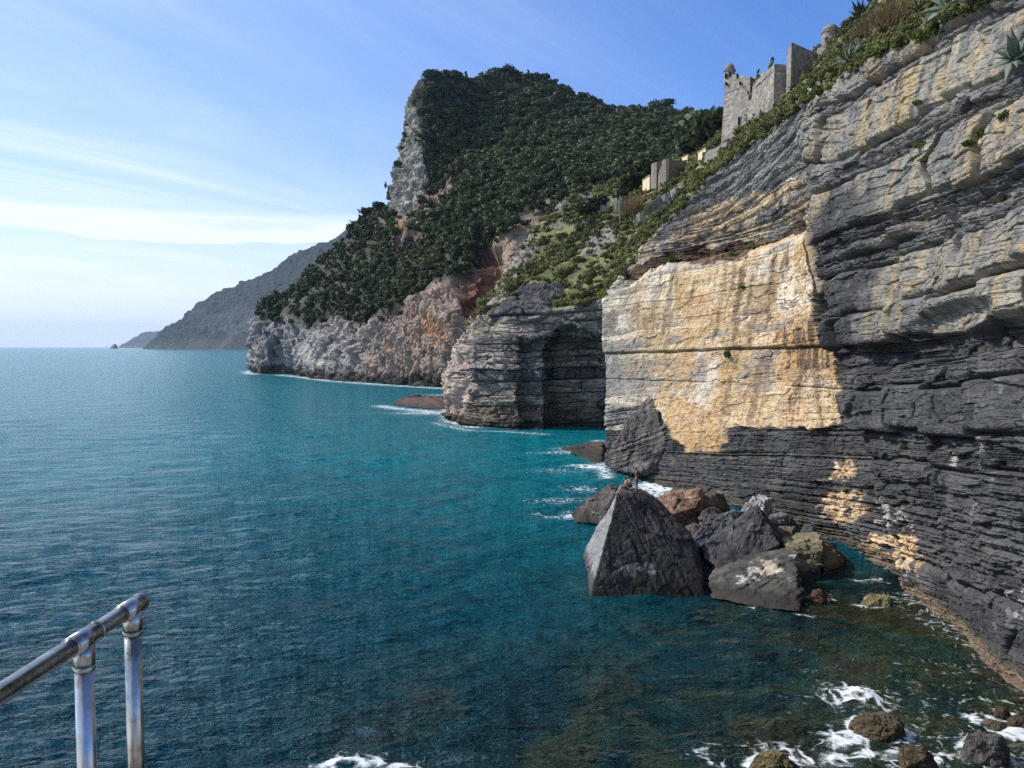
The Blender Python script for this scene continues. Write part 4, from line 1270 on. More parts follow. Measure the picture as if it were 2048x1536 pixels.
def clump_crown(seed, kind, nleaf=220, leaf=.085):
    """leaf faces of a crown of unit height standing on z=0; returns (n,4,3) corners, (n,) tint"""
    r = np.random.default_rng(seed)
    subs = []
    if kind == 'pine':                      # umbrella-ish irregular pine
        for k in range(11):
            a = r.random() * 6.28; q = .30 * math.sqrt(r.random())
            z = .50 + .42 * r.random() * (1 - q / .45)
            subs.append((q * math.cos(a), q * math.sin(a), z, .15 + .08 * r.random()))
    elif kind == 'cone':
        for k in range(12):
            f = k / 11
            a = r.random() * 6.28; q = .19 * (1 - f) * math.sqrt(r.random())
            subs.append((q * math.cos(a), q * math.sin(a), .12 + .80 * f, .19 * (1 - .72 * f)))
    elif kind == 'round':
        for k in range(12):
            v = r.normal(size=3); v /= np.linalg.norm(v); v *= .30 * r.random() ** .4
            subs.append((v[0] * 1.15, v[1] * 1.15, .56 + v[2], .20 + .08 * r.random()))
    elif kind == 'bush':
        for k in range(9):
            a = r.random() * 6.28; q = .55 * math.sqrt(r.random())
            subs.append((q * math.cos(a), q * math.sin(a), .25 + .4 * r.random() * (1 - q), .28 + .12 * r.random()))
    subs = np.array(subs)
    w = subs[:, 3] ** 2; w /= w.sum()
    i = r.choice(len(subs), nleaf, p=w)
    v = r.normal(size=(nleaf, 3)); v /= np.linalg.norm(v, axis=1, keepdims=True)
    c = subs[i, :3] + v * subs[i, 3:4] * (r.random((nleaf, 1)) ** .35) * np.array([1, 1, .8])
    R = rand_rot(nleaf, r)
    s = leaf * (.6 + .8 * r.random(nleaf))
    q = np.array([[-1, -.45, 0], [.2, -.8, .15], [1, .35, 0], [-.1, .75, .12]])
    F = c[:, None] + np.einsum('nij,kj->nki', R, q) * s[:, None, None]
    tint = np.clip(.42 + .22 * r.normal(size=nleaf) + .5 * (hash1(i, seed) - .5), 0, 1)
    nr = v * .75 + (c - np.average(subs[:, :3], axis=0, weights=w)) / (np.abs(c).max() * .5)
    nr[:, 2] += .25
    nr /= np.linalg.norm(nr, axis=1, keepdims=True)
    return F, tint, nr


def crown_mesh(name, F, tint, mat, nr):
    n = len(F)
    me = mesh_np(name, F.reshape(-1, 3), np.arange(n * 4).reshape(n, 4), attrs={'tint': np.repeat(tint, 4), 'nrm': np.repeat(nr, 4, axis=0)})
    me.materials.append(mat)
    return me


def merge(protos, which, pos, size, rot, tshift):
    V, T, NR = [], [], []
    for k, (F, t, nr) in enumerate(protos):
        m = np.where(which == k)[0]
        if not len(m):
            continue
        c, s = np.cos(rot[m]), np.sin(rot[m])
        X = F[None, ..., 0] * c[:, None, None] - F[None, ..., 1] * s[:, None, None]
        Y = F[None, ..., 0] * s[:, None, None] + F[None, ..., 1] * c[:, None, None]
        Z = np.broadcast_to(F[None, ..., 2], X.shape)
        A = np.stack([X, Y, Z], -1) * size[m][:, None, None, :] + pos[m][:, None, None, :]
        n3 = np.stack([nr[None, :, 0] * c[:, None] - nr[None, :, 1] * s[:, None], nr[None, :, 0] * s[:, None] + nr[None, :, 1] * c[:, None], np.broadcast_to(nr[None, :, 2], (len(m), len(nr)))], -1)
        NR.append(np.repeat(n3.reshape(-1, 3), 4, axis=0))
        V.append(A.reshape(-1, 3)); T.append(np.repeat(np.clip(t[None] + tshift[m][:, None], 0, 1).ravel(), 4))
    return np.concatenate(V), np.concatenate(T), np.concatenate(NR)


def scatter(G, wgt, n, r, xr=(-40, 2090), yr=(-60, 1200)):
    x, y = proj(G)
    a = np.abs(np.gradient(x, axis=1) * np.gradient(y, axis=0) - np.gradient(x, axis=0) * np.gradient(y, axis=1))
    w = np.clip(a, 0.05, 6) * wgt * (x > xr[0]) * (x < xr[1]) * (y > yr[0]) * (y < yr[1])
    w = w.ravel() / w.sum()
    i = r.choice(w.size, n, p=w)
    return G.reshape(-1, 3)[i] + r.normal(size=(n, 3)) * np.array([.4, .4, 0]), i


def trunk_mesh(name, h=1.0, r0=.035, lean=.03, seed=1):
    r = np.random.default_rng(seed)
    bm = bmesh.new()
    p = Vector((0, 0, -.12)); rad = r0
    for k in range(4):
        q = Vector((lean * (k + 1) * r.normal(), lean * (k + 1) * r.normal(), h * (k + 1) / 4))
        add_tube(bm, p, q, rad, rad * .72, 6, False)
        if k >= 1:
            for _ in range(2):
                a = r.random() * 6.28
                e = q + Vector((math.cos(a) * .16, math.sin(a) * .16, .12))
                add_tube(bm, q, e, rad * .45, rad * .15, 5, False)
        p = q; rad *= .72
    me = bpy.data.meshes.new(name); bm.to_mesh(me); bm.free(); me.materials.append(M_BARK)
    return me


TREE_F = [clump_crown(201 + k, kd, 210, .088) for k, kd in enumerate(['pine', 'pine', 'round', 'round', 'cone', 'cone', 'pine', 'round'])]
WOOD_F = [(F[::2] * 1.0, t[::2], nr[::2]) for F, t, nr in [clump_crown(251 + k, kd, 260, .105) for k, kd in enumerate(['pine', 'pine', 'round', 'round', 'cone', 'cone', 'pine', 'round'])]]
TREE_ME = [crown_mesh('crown', F, t, M_PINE, nr) for F, t, nr in TREE_F]
TRUNK_ME = [trunk_mesh('trunk', .62 if k not in (4, 5) else .8, .028, .02, 50 + k) for k in range(8)]
PROTO = {}


def plant_tree(pos, size, rot, k, label, group, wide=1.0):
    if k not in PROTO:
        root = empty('tree'); t = bpy.data.objects.new('trunk', TRUNK_ME[k]); c = bpy.data.objects.new('crown', TREE_ME[k])
        for q in (t, c):
            COL.objects.link(q); q.parent = root
        PROTO[k] = (root, [t, c]); o = root
    else:
        src, parts = PROTO[k]
        o = src.copy(); COL.objects.link(o)
        for q in parts:
            d = q.copy(); COL.objects.link(d); d.parent = o
    o.location = pos; o.rotation_euler = (0, 0, rot); o.scale = (size * wide, size * wide, size)
    tag(o, label, 'tree', group)
    return o


def build_forest():
    r = np.random.default_rng(77)
    n = 6000
    clear = 1 - np.zeros_like(MT_VEG)
    pos, idx = scatter(MT_G, MT_VEG ** 1.5 * (MT_G[..., 2] > 14) * (MT_V < 7.2), n, r, (490, 1460), (100, 720))
    # extra trees standing along the skyline
    row = np.argmin(np.abs(MT_V[:, 0] - 6.0))
    sk = MT_G[row]
    sx, sy = proj(sk)
    L = np.where((sx > 505) & (sx < 1445))[0]
    wl = np.clip(np.hypot(np.gradient(sx), np.gradient(sy))[L], .1, 4) * ((sx[L] < 792) | (sx[L] > 836)); wl = wl / wl.sum()
    pk = r.choice(L, 230, p=wl)
    sp = sk[pk] + r.normal(size=(len(pk), 3)) * np.array([1.5, 3, .3])
    pos = np.concatenate([pos, sp])
    sky = np.concatenate([np.zeros(n, bool), np.ones(len(pk), bool)])
    px, py = proj(pos)
    edge = np.interp(py, [110, 140, 180, 240, 330, 400, 430], [862, 856, 850, 846, 842, 826, 700])
    ok = ~((px < edge) & (py < 430) & (px > 780))
    pos, sky, px, py = pos[ok], sky[ok], px[ok], py[ok]
    N = len(pos)
    kind = r.choice(8, N, p=[.17, .15, .15, .13, .11, .09, .12, .08])
    left = px < 800
    kind = np.where(left & (r.random(N) < .35), r.choice([4, 5], N), kind)
    zone = fbm(pos, .012, 3, seed=120)
    size = 5.4 * (.5 + 1.0 * r.random(N)) * (1 + .3 * zone)
    size = np.where(py > 480, size * .72, size)
    size = np.where(sky, size * (.9 + .25 * r.random(N)), size)
    wide = np.where((kind == 4) | (kind == 5), 1.0, 1.1 + .4 * r.random(N))
    rot = r.random(N) * 6.28
    ts = .2 * r.normal(size=N) + .25 * zone + .16 * sst(260, 340, py) * sst(950, 1050, px) + .22 * sst(40, -60, py - np.interp(px, [800, 930, 1100, 1420], [250, 330, 330, 300])) * 0
    score = size / pos[:, 1] * np.where(sky, 1.7, 1.0) * (.9 + .2 * r.random(N))
    order = np.argsort(-score)
    ind = order[:255]
    rest = order[255:]
    zones = [('dense dark pine on the lower left shoulder of the mountain above the sea', 'trees on the left shoulder of the mountain'),
             ('dark tree standing on the skyline of the left ridge', 'trees along the left ridge'),
             ('dark tree standing on the summit skyline of the mountain', 'trees on the summit skyline'),
             ('dark tree on the right hand skyline falling towards the castle', 'trees on the falling skyline'),
             ('green tree in the dense wood on the mountain face', 'trees on the mountain face')]
    for i in ind:
        if sky[i]:
            z = 1 if px[i] < 800 else (2 if px[i] < 1150 else 3)
        else:
            z = 0 if px[i] < 830 else 4
        plant_tree(tuple(pos[i]), size[i], rot[i], int(kind[i]), zones[z][0], zones[z][1], wide[i])
    sz = np.stack([size * wide, size * wide, size], -1)
    V, T, NR = merge(WOOD_F, kind[rest], pos[rest], sz[rest], rot[rest], ts[rest])
    me = mesh_np('forest', V, np.arange(len(V)).reshape(-1, 4), attrs={'tint': T, 'nrm': NR})
    tag(link('forest', me, M_PINE), 'dense dark wood of pines covering the mountain', 'forest', kind='stuff')
    # little pines clinging to the sheer pale cliff
    for k, (px_, py_, s, kd, lab) in enumerate([(813, 246, 3.6, 0, 'stunted pine jutting highest from the edge of the pale cliff'), (809, 266, 4.6, 2, 'bushy pine clinging to the edge of the pale cliff below the highest one'),
                                                (806, 277, 3.4, 3, 'small dark bush on the pale cliff edge'), (803, 292, 4.2, 6, 'stunted pine on the cliff edge above the lowest one'),
                                                (797, 328, 7.5, 1, 'tall thin pine leaning out lowest from the pale cliff edge')]):
        g = hit(px_ + 6, py_)
        q = P(px_, py_ + 6, g[1])
        plant_tree((q[0], q[1], q[2] - s * .4), s, .7 * k, kd, lab, 'pines on the sheer cliff edge')
    # big dark trees by the castle and on the green slope
    for px_, pyb, h, kd, w, lab in [(1392, 300, 15, 2, 1.0, 'broad dark tree left of the castle, above the terrace wall'), (1415, 290, 14, 3, .9, 'dark tree between the broad dark tree and the castle'),
                                    (1436, 262, 11, 2, .8, 'dark tree touching the left edge of the castle'), (1370, 310, 9, 7, 1.1, 'dark tree behind the tiny yellow house'),
                                    (1262, 385, 9.5, 4, 1.3, 'cypress like dark tree left of the cream house'), (1276, 372, 9, 5, 1.3, 'second dark cypress, nearest the cream house'),
                                    (1246, 395, 8, 5, 1.5, 'dark cypress shaped tree above the dead grass tuft'), (1292, 352, 7, 2, 1.2, 'dark round tree just above the cream house'),
                                    (1190, 425, 6, 3, 1.2, 'dark tree left of the broken wall corner'), (1172, 438, 5.5, 3, 1.3, 'dark bushy tree farther left of the broken wall corner')]:
        g = hit(px_, pyb)
        plant_tree((g[0], g[1], g[2] - h * .12), h, px_ * .37, kd, lab, 'dark trees by the castle path', w)


build_forest()

BUSH_F = [clump_crown(301 + k, 'bush', 210, .10) for k in range(6)]


def build_scrub():
    r = np.random.default_rng(91)
    P1, _ = scatter(HEAD_G, HEAD_VEG * (HEAD_V < 7.3) * (.22 + sst(-.22, .12, fbm(HEAD_G, .07, 3, seed=140))), 3500, r, (930, 1720), (-30, 690))
    P2, _ = scatter(CLIFF_G, (CLIFF_V > 9.97) * (CLIFF_V < 11.6) * 1.0 * (CLIFF_U > 1.2), 2300, r, (1200, 2080), (-80, 620))
    P3, _ = scatter(HEAD_G, (HEAD_V > 4.0) * 1.0, 1500, r, (1640, 2080), (-80, 140))
    pos = np.concatenate([P1, P2, P3]); N = len(pos)
    d = pos[:, 1]
    z = fbm(pos, .05, 3, seed=130)
    s = (.75 + 1.1 * r.random(N) ** 1.7) * (1 + .5 * z) * np.clip(d / 150, .45, 1.3)
    sz = np.stack([s, s, s * (.8 + .5 * r.random(N))], -1)
    kind = r.choice(6, N)
    ts = .22 * r.normal(size=N) + .38 * fbm(pos, .03, 3, seed=131) + .18 * fbm(pos, .15, 2, seed=132)
    pos = pos - np.array([0, 0, 1.0]) * (s * .22)[:, None]
    V, T, NR = merge(BUSH_F, kind, pos, sz, r.random(N) * 6.28, ts)
    me = mesh_np('scrub', V, np.arange(len(V)).reshape(-1, 4), attrs={'tint': T, 'nrm': NR})
    tag(link('scrub', me, M_SCRUB), 'low green and olive scrub covering the slope above the cliffs', 'scrub', kind='stuff')


build_scrub()

M_FRESH = leaf_mat('fresh_leaves', (.04, .075, .015), (.14, .2, .04))
M_FENNEL = leaf_mat('yellow_flowering_leaves', (.09, .11, .02), (.34, .31, .04))
M_DEAD = leaf_mat('dead_grass', (.13, .09, .05), (.3, .22, .12))


def shrub(px, py, rad, label, mat=None, seed=1, out=.0, flat=.8):
    F, t, nr = clump_crown(400 + seed, 'bush', 260, .12)
    g = hit(px, py)
    me = crown_mesh('shrub', F * np.array([rad, rad, rad * flat * 1.3]), t, mat or M_FRESH, nr)
    o = bpy.data.objects.new('shrub', me); COL.objects.link(o)
    o.location = (g[0] - out, g[1] - .2, g[2] - rad * .35)
    o.rotation_euler = (0, 0, seed * 1.3)
    tag(o, label, 'shrub')


shrub(1838, 288, .62, 'green bush growing in the notch of the upper near cliff', seed=1)
shrub(1838, 322, .34, 'small yellow flowering tuft below the bush in the notch', M_FENNEL, seed=2)
shrub(1830, 205, .45, 'green tuft in the crack above the notch bush', seed=3)
shrub(1960, 265, .7, 'long trailing green plant on the ledge near the right edge', seed=4, flat=.6)
shrub(2000, 232, .7, 'upper trailing green plant on the ledge near the right edge', seed=5, flat=.6)
shrub(1932, 290, .55, 'lower trailing green plant on the ledge near the right edge', seed=6, flat=.6)
shrub(2000, 402, .32, 'small green bush near the right edge below the trailing plants', seed=7)
shrub(1850, 482, .36, 'green creeper on the sloping ledge of the near cliff', seed=8, flat=.5)
shrub(1882, 466, .34, 'higher end of the creeper on the sloping ledge', seed=9, flat=.5)
shrub(1466, 508, .75, 'green bush on the brown ledge above the bleached wall', seed=10)
shrub(1512, 492, .6, 'smaller bush on the brown ledge, right of the green one', seed=11)
shrub(1480, 573, .5, 'dark tuft growing on the upper bleached wall', seed=12)
shrub(1452, 712, .55, 'hanging green tuft under the seam of the bleached wall', seed=13, flat=1.4)
shrub(1205, 590, 1.5, 'yellow green spurge at the corner above the cave', M_FENNEL, seed=14, flat=1.1)
shrub(1135, 605, 1.6, 'round bright green bush on the rim above the cave', seed=15)
shrub(1345, 520, 1.0, 'low bush at the left end of the brown ledge', seed=16)
shrub(1375, 380, 1.1, 'yellowish bush on the cliff rim', M_FENNEL, seed=17)
shrub(1425, 340, 1.2, 'olive bush on the cliff rim below the castle terrace wall', M_FENNEL, seed=18)
shrub(1460, 268, 1.8, 'tawny reedy bush at the foot of the castle', M_DEAD, seed=19, flat=1.2)
shrub(1525, 245, 1.1, 'pale green bush on the rim right of the castle foot', M_FENNEL, seed=20)


for _k, (_x, _y, _r, _l) in enumerate([(1762, 102, 1.0, 'bright green bush on the rim below the straw grass, leftmost of the bright rim bushes'), (1800, 90, 1.0, 'bright green bush on the rim, second from the left below the straw grass'),
                                        (1838, 78, .9, 'bright green bush on the rim under the yellowish young agave'), (1872, 62, .9, 'bright green bush on the rim under the dark upper agave')]):
    shrub(_x, _y, _r, _l, seed=60 + _k)


def blade_fan(n, length, spread, width, seed, droop=.5, up=.6):
    """thin curved blades -> verts, quads"""
    r = np.random.default_rng(seed)
    V, Q = [], []
    for _ in range(n):
        a = r.random() * 6.28; el = up + (1.5 - up) * r.random()
        L = length * (.6 + .5 * r.random())
        b = np.array([r.normal() * spread, r.normal() * spread, 0])
        dh = np.array([math.cos(a), math.sin(a), 0]); sd_ = np.array([-math.sin(a), math.cos(a), 0])
        base = len(V)
        for k in range(4):
            f = k / 3
            p = b + dh * L * math.cos(el) * f + np.array([0, 0, L * (math.sin(el) * f - droop * f * f)])
            w = width * (1 - .9 * f)
            V += [p - sd_ * w, p + sd_ * w]
        for k in range(3):
            Q.append([base + 2 * k, base + 2 * k + 1, base + 2 * k + 3, base + 2 * k + 2])
    return np.array(V), np.array(Q)


def tuft(px, py, length, spread, n, label, seed, mat, droop=.5, dz=0, name='grass_tuft', cat='grass tuft'):
    V, Q = blade_fan(n, length, spread, length * .012 + .01, seed, droop)
    r = np.random.default_rng(seed)
    g = hit(px, py)
    me = mesh_np(name, V, Q, attrs={'tint': np.repeat(r.random(n), 8)})
    o = link(name, me, mat); o.location = (g[0], g[1] - .3, g[2] + dz)
    tag(o, label, cat)


tuft(1262, 430, 5.2, 1.6, 420, 'tall tawny dead cane tuft on the green slope', 5, M_DEAD, .1)
tuft(1275, 405, 3.6, 1.2, 200, 'shorter tawny tuft above the terrace wall', 6, M_DEAD, .2)
tuft(1748, 68, 4.0, .6, 420, 'tall straw coloured dead grass on the rim between the agaves', 7, M_DEAD, .25)
tuft(1778, 60, 3.6, .6, 320, 'straw coloured dead grass on the rim, right hand clump', 8, M_DEAD, .3)
tuft(1716, 75, 2.6, .5, 220, 'short straw grass tuft on the rim under the large agave', 9, M_DEAD, .4)


def agave(px, py, length, label, seed, n=26, tilt=(0, 0), mat=None, width=.085, droop=.35, off=.3):
    r = np.random.default_rng(seed)
    V, Q, T = [], [], []
    for k in range(n):
        f = k / n
        a = 2.39996 * k + r.normal() * .12
        el = 1.35 - 1.35 * f + r.normal() * .12
        L = length * (.75 + .35 * r.random())
        dh = np.array([math.cos(a), math.sin(a), 0]); s = np.array([-math.sin(a), math.cos(a), 0])
        base = len(V); m = 7
        dr = droop * (f ** 1.2) * (.6 + .8 * r.random())
        for j in range(m + 1):
            t = j / m
            p = dh * (length * .04 + L * math.cos(el) * t) + np.array([0, 0, L * (math.sin(el) * t - dr * t ** 2.2)])
            w = width * L * (.75 + .6 * math.sin(math.pi * min(1, t * 1.15 + .12))) * (1 - t ** 3) + .003
            up = np.cross(s, dh * math.cos(el) + np.array([0, 0, math.sin(el)])) * -1
            th = .35 * w
            V += [p - s * w - up * 0 + np.array([0, 0, 1]) * th * .9, p - np.array([0, 0, 1]) * th, p + s * w + np.array([0, 0, 1]) * th * .9, p + np.array([0, 0, 1]) * th * .25]
            T += [.3 + .4 * r.random()] * 4
        for j in range(m):
            for c in range(4):
                Q.append([base + 4 * j + c, base + 4 * j + (c + 1) % 4, base + 4 * j + 4 + (c + 1) % 4, base + 4 * j + 4 + c])
    g = hit(px, py)
    me = mesh_np('agave', np.array(V), np.array(Q), smooth=True, attrs={'tint': np.array(T)})
    o = link('agave', me, mat or M_AGAVE)
    o.location = (g[0] - off, g[1] - off, g[2] + .05)
    o.rotation_euler = (tilt[0], tilt[1], seed)
    tag(o, label, 'agave', 'agaves on the cliff top')


M_AGAVE = leaf_mat('agave_leaves', (.08, .115, .09), (.21, .27, .2), .45)
M_AGAVE2 = leaf_mat('dark_agave_leaves', (.022, .036, .026), (.075, .1, .07), .45)
agave(1722, 38, 3.3, 'large dark spiky agave at the very top of the cliff rim', 31, 40, (.2, -.3), M_AGAVE2, droop=.5)
agave(1700, 125, 1.9, 'pale green agave hanging over the rim below the large dark one', 32, 26, (.3, -.5), droop=.55)
agave(1716, 96, 1.0, 'small agave tucked above the pale green one', 33, 18, (.2, -.3))
agave(1838, 25, 1.3, 'yellowish young agave among the rim shrubs', 34, 18, (.1, -.2), leaf_mat('young_agave', (.08, .1, .04), (.22, .24, .09)))
agave(1905, 24, 2.1, 'blue grey agave near the top edge with drooping leaves', 35, 26, (.3, -.5), droop=.5)
agave(1950, 8, 1.3, 'blue grey agave farther right at the top edge', 36, 22, (.3, -.4), droop=.4)
agave(1880, 8, 1.2, 'dark agave behind the drooping blue grey one', 37, 22, (.1, -.2), M_AGAVE2)
agave(2038, 130, 1.5, 'broad leaved grey green agave at the right edge of the view', 38, 20, (.3, -.8), width=.12, droop=.45, off=.5)
agave(1565, 192, 2.1, 'big agave on the slope below the castle', 39, 28, (.2, -.3))
agave(1545, 212, 1.7, 'grey agave left of the big one under the castle', 40, 26, (.2, -.2))
agave(1585, 178, 1.5, 'dark agave above the big one under the castle', 41, 24, (.1, -.2), M_AGAVE2)
agave(1344, 412, 2.0, 'blue green agave at the lower end of the terrace wall', 42, 26, (.2, -.2))
agave(1328, 432, 1.7, 'agave just below the blue green one', 43, 24, (.2, -.2), M_AGAVE2)
agave(1360, 395, 1.6, 'agave above the blue green one on the rim', 44, 22, (.2, -.2))
agave(1182, 590, 1.6, 'agave on the rim left of the yellow green spurge', 45, 24, (.2, -.2), M_AGAVE2)
agave(1160, 575, 1.4, 'small agave left of the rim agave above the cave', 46, 20)
agave(1250, 555, 1.5, 'agave at the left end of the dark upper beds', 47, 22, (.2, -.2), M_AGAVE2)


M_PEAR = leaf_mat('cactus_pads', (.05, .075, .03), (.17, .2, .07), .5)


def prickly_pear(px, py, size, label, seed, npad=46):
    r = np.random.default_rng(seed)
    D, F = ico(2)
    V, Q = [], []
    pads = [(np.zeros(3), 1.35)]
    tips = [np.array([0, 0, 0.0])]
    for k in range(npad):
        b = tips[r.integers(max(0, len(tips) - 14), len(tips))]
        el = .5 + 1.0 * r.random(); a = r.random() * 6.28
        L = size * (.16 + .07 * r.random())
        ax_ = np.array([math.cos(a) * math.cos(el), math.sin(a) * math.cos(el), math.sin(el)])
        n_ = np.cross(ax_, r.normal(size=3)); n_ /= np.linalg.norm(n_)
        s_ = np.cross(n_, ax_)
        c = b + ax_ * L * .95
        pts = c + D[:, :1] * ax_ * L + D[:, 1:2] * s_ * L * .68 + D[:, 2:] * n_ * L * .16
        Q += (F + len(V) * 0 + sum(len(v) for v in V)).tolist()
        V.append(pts); tips.append(b + ax_ * L * 1.9)
    V = np.concatenate(V)
    g = hit(px, py)
    me = mesh_np('prickly_pear', V, np.array(Q), smooth=True, attrs={'tint': r.random(len(V)) * .2 + .4})
    o = link('prickly_pear', me, M_PEAR); o.location = (g[0], g[1] - .3, g[2] - .2)
    tag(o, label, 'cactus', 'prickly pears under the castle')


prickly_pear(1512, 234, 3.2, 'prickly pear cactus lowest at the foot of the castle flank', 1)
prickly_pear(1525, 212, 3.4, 'tall prickly pear against the castle flank', 2)
prickly_pear(1536, 196, 2.6, 'prickly pear highest beside the dark pole', 3)


# ------------------------------------------------------------------ a gull on the rock tip
def gull():
    g = hit(1624, 186)
    bm = bmesh.new()
    add_lathe(bm, (0, 0, 0), [(.004, -.2), (.05, -.12), (.085, 0), (.075, .1), (.045, .17), (.01, .2)], 14)
    bmesh.ops.rotate(bm, verts=bm.verts, cent=(0, 0, 0), matrix=Matrix.Rotation(math.radians(65), 3, 'Y'))
    bmesh.ops.create_uvsphere(bm, u_segments=12, v_segments=8, radius=.05, matrix=Matrix.Translation((.2, 0, .13)))
    add_tube(bm, (.24, 0, .125), (.3, 0, .11), .014, .003, 6)
    add_tube(bm, (.02, .03, -.05), (.03, .03, -.2), .01, .008, 6); add_tube(bm, (.02, -.03, -.05), (.03, -.03, -.2), .01, .008, 6)
    o = bm_obj('gull', bm, M_WHITE, None, True)
    o.location = (g[0] - .2, g[1] - .3, g[2] + .24); o.scale = (1.7, 1.7, 1.7); o.rotation_euler = (0, 0, 2.6)
    tag(o, 'white gull perched on the tip of the jutting ledge', 'gull')


gull()
# ================================================================== handrail on the terrace
def steel():
    n = NT('stainless_steel')
    co = n.coords()
    a = n.noise(9, 5, co, .65)
    b = n.noise(60, 3, n.n('ShaderNodeMapping', {'Vector': co, 'Scale': (1, 1, .05)}).outputs[0])
    c = n.ramp(a, [(.35, (.22, .2, .17)), (.5, (.46, .45, .43)), (.7, (.6, .6, .6))])
    r = n.math('ADD', n.math('ADD', .05, n.math('MULTIPLY', a, .32)), n.math('MULTIPLY', b, .16))
    return n.done(n.n('ShaderNodeBsdfPrincipled', {'Base Color': c, 'Metallic': 1.0, 'Roughness': r}).outputs[0])


def build_rail():
    ms = steel()
    R = .0268
    zr = CAM[2] - .872
    x0, x1 = -1.318, -1.272
    ax = lambda y: x0 + (x1 - x0) * (y - .4) / 2.25
    root = empty('handrail', (ax(2.3), 2.3, CAM[2] - 1.75))
    tag(root, 'shiny steel tube handrail with two posts at the terrace edge', 'handrail')
    yend = 2.645
    bm = bmesh.new(); add_tube(bm, (ax(.1), .1, zr), (ax(yend), yend, zr), R, seg=40)
    bm_obj('rail', bm, ms, root, True)
    dv = Vector((ax(2) - ax(1), 1, 0)).normalized()

    def fitting(y, end):
        c = Vector((ax(y), y, zr))
        bm = bmesh.new()
        a = c - dv * .062; b = c + dv * (.062 if not end else .05)
        add_tube(bm, a, b, R * 1.12, seg=40)
        for q, s in ((a, -1), (b, 1)):
            add_tube(bm, q - dv * .004 * (s < 0) - dv * .004 * (s > 0) * 0, q + dv * .008 * s, R * 1.15, seg=40)
        if end:
            bmesh.ops.create_uvsphere(bm, u_segments=32, v_segments=16, radius=R * 1.17, matrix=Matrix.Translation(b) @ Matrix.Diagonal((1, .7, 1, 1)))
        bm_f = bm_obj('rail_fitting', bm, ms, root, True)
        bm = bmesh.new()
        add_tube(bm, c - Vector((0, 0, .016)), c - Vector((0, 0, .082)), R * 1.16, seg=40)
        add_tube(bm, c - Vector((0, 0, .078)), c - Vector((0, 0, .092)), R * 1.2, R * 1.16, seg=40)
        bm_obj('socket', bm, ms, bm_f, True)
        bm = bmesh.new()
        add_tube(bm, c - Vector((0, 0, .086)), Vector((c.x, c.y, CAM[2] - 1.75)), R * 1.0, seg=40)
        pt = bm_obj('post', bm, ms, root, True)
        bm = bmesh.new()
        add_tube(bm, (c.x, c.y, CAM[2] - 1.75), (c.x, c.y, CAM[2] - 1.735), .055, seg=32)
        bm_obj('foot_plate', bm, ms, pt, True)
    fitting(2.315, False)
    fitting(yend - .04, True)
    # terrace that carries it, with its rough retaining face going down to the water
    M_PAVE = plain('terrace_stone', (.3, .28, .25), .9, noise_scale=3, var=.3, bump=.3)
    bm = bmesh.new()
    add_box(bm, (1.4, -1.0, CAM[2] - 1.75 - .15), (5.8, 7.5, .3))
    tag(bm_obj('terrace', bm, M_PAVE), 'stone terrace under the handrail', 'terrace', kind='structure')
    bm = bmesh.new()
    ringb = [(-1.2, 2.4), (4.0, 2.4), (4.2, -4.5), (-1.3, -4.5)]
    bm2 = prism([[(x * 1.15, y + (.2 if y > 0 else -.5), -3) for x, y in ringb], [(x, y, CAM[2] - 2.05 - .004) for x, y in ringb]])
    tag(bm_obj('terrace_wall', bm2, M_RUBBLE), 'rubble wall carrying the terrace', 'wall', kind='structure')
    bm.free()


build_rail()


def build_promontory():
    """the rocky point behind the terrace"""
    X, Y = np.meshgrid(np.linspace(-26, 60, 200), np.linspace(-70, 1, 160))
    B = np.stack([X, Y, 0 * X], -1)
    e = np.hypot((X - 10) / 38, (Y + 34) / 33)
    hgt = 21 * sst(1.05, .55, e + .12 * fbm(B, .06, 4, seed=150)) - 5
    fo, fe = facets(np.stack([X, Y, hgt], -1), (4, 4, 2), 21, .9)
    hgt = hgt + (1.2 * fo + 2.0 * fbm(B, .12, 4, seed=151)) * sst(-5, 3, hgt)
    keep = sst(5.2, 7.5, np.maximum(np.abs(X - 1.4) - 0, (Y + 1.0) * 1.2 + 0 * X)) + sst(-3.5, -6.5, Y)
    hgt = np.where((np.abs(X - 1.4) < 6.5) & (Y > -5.5), np.minimum(hgt, 13.0), hgt)
    B[..., 2] = hgt
    a = mix((.12, .115, .1), (.3, .28, .24), np.clip(.5 + .8 * fbm(B, .2, 4, seed=152) + .3 * fo, 0, 1))
    a = mix(a, (.06, .075, .03), sst(.1, .35, fbm(B, .1, 4, seed=153)) * sst(12, 18, hgt))
    me = mesh_np('promontory', B, grid_quads(*X.shape), attrs={'alb': a})
    tag(link('promontory', me, M_CLIFF), 'rocky point behind the terrace', 'promontory', kind='structure')


build_promontory()
# ================================================================== three bathers on the pyramid boulder
_bv = np.array([v.co[:] for v in BIG_ROCK.data.vertices])
_bx, _by = proj(_bv)


def on_rock(px, py):
    k = (np.abs(_bx - px) < 2.5) & (np.abs(_by - py) < 2.5)
    if not k.any():
        k = np.argsort(np.hypot(_bx - px, _by - py))[:5]
        return _bv[k[np.argmin(_bv[k, 1])]]
    p = _bv[k]
    return p[np.argmin(p[:, 1])]


def rock_z(x, y):
    k = np.argsort(np.hypot(_bv[:, 0] - x, _bv[:, 1] - y) + 1e3 * (_bv[:, 2] < 3.0))[:6]
    return _bv[k, 2].max()


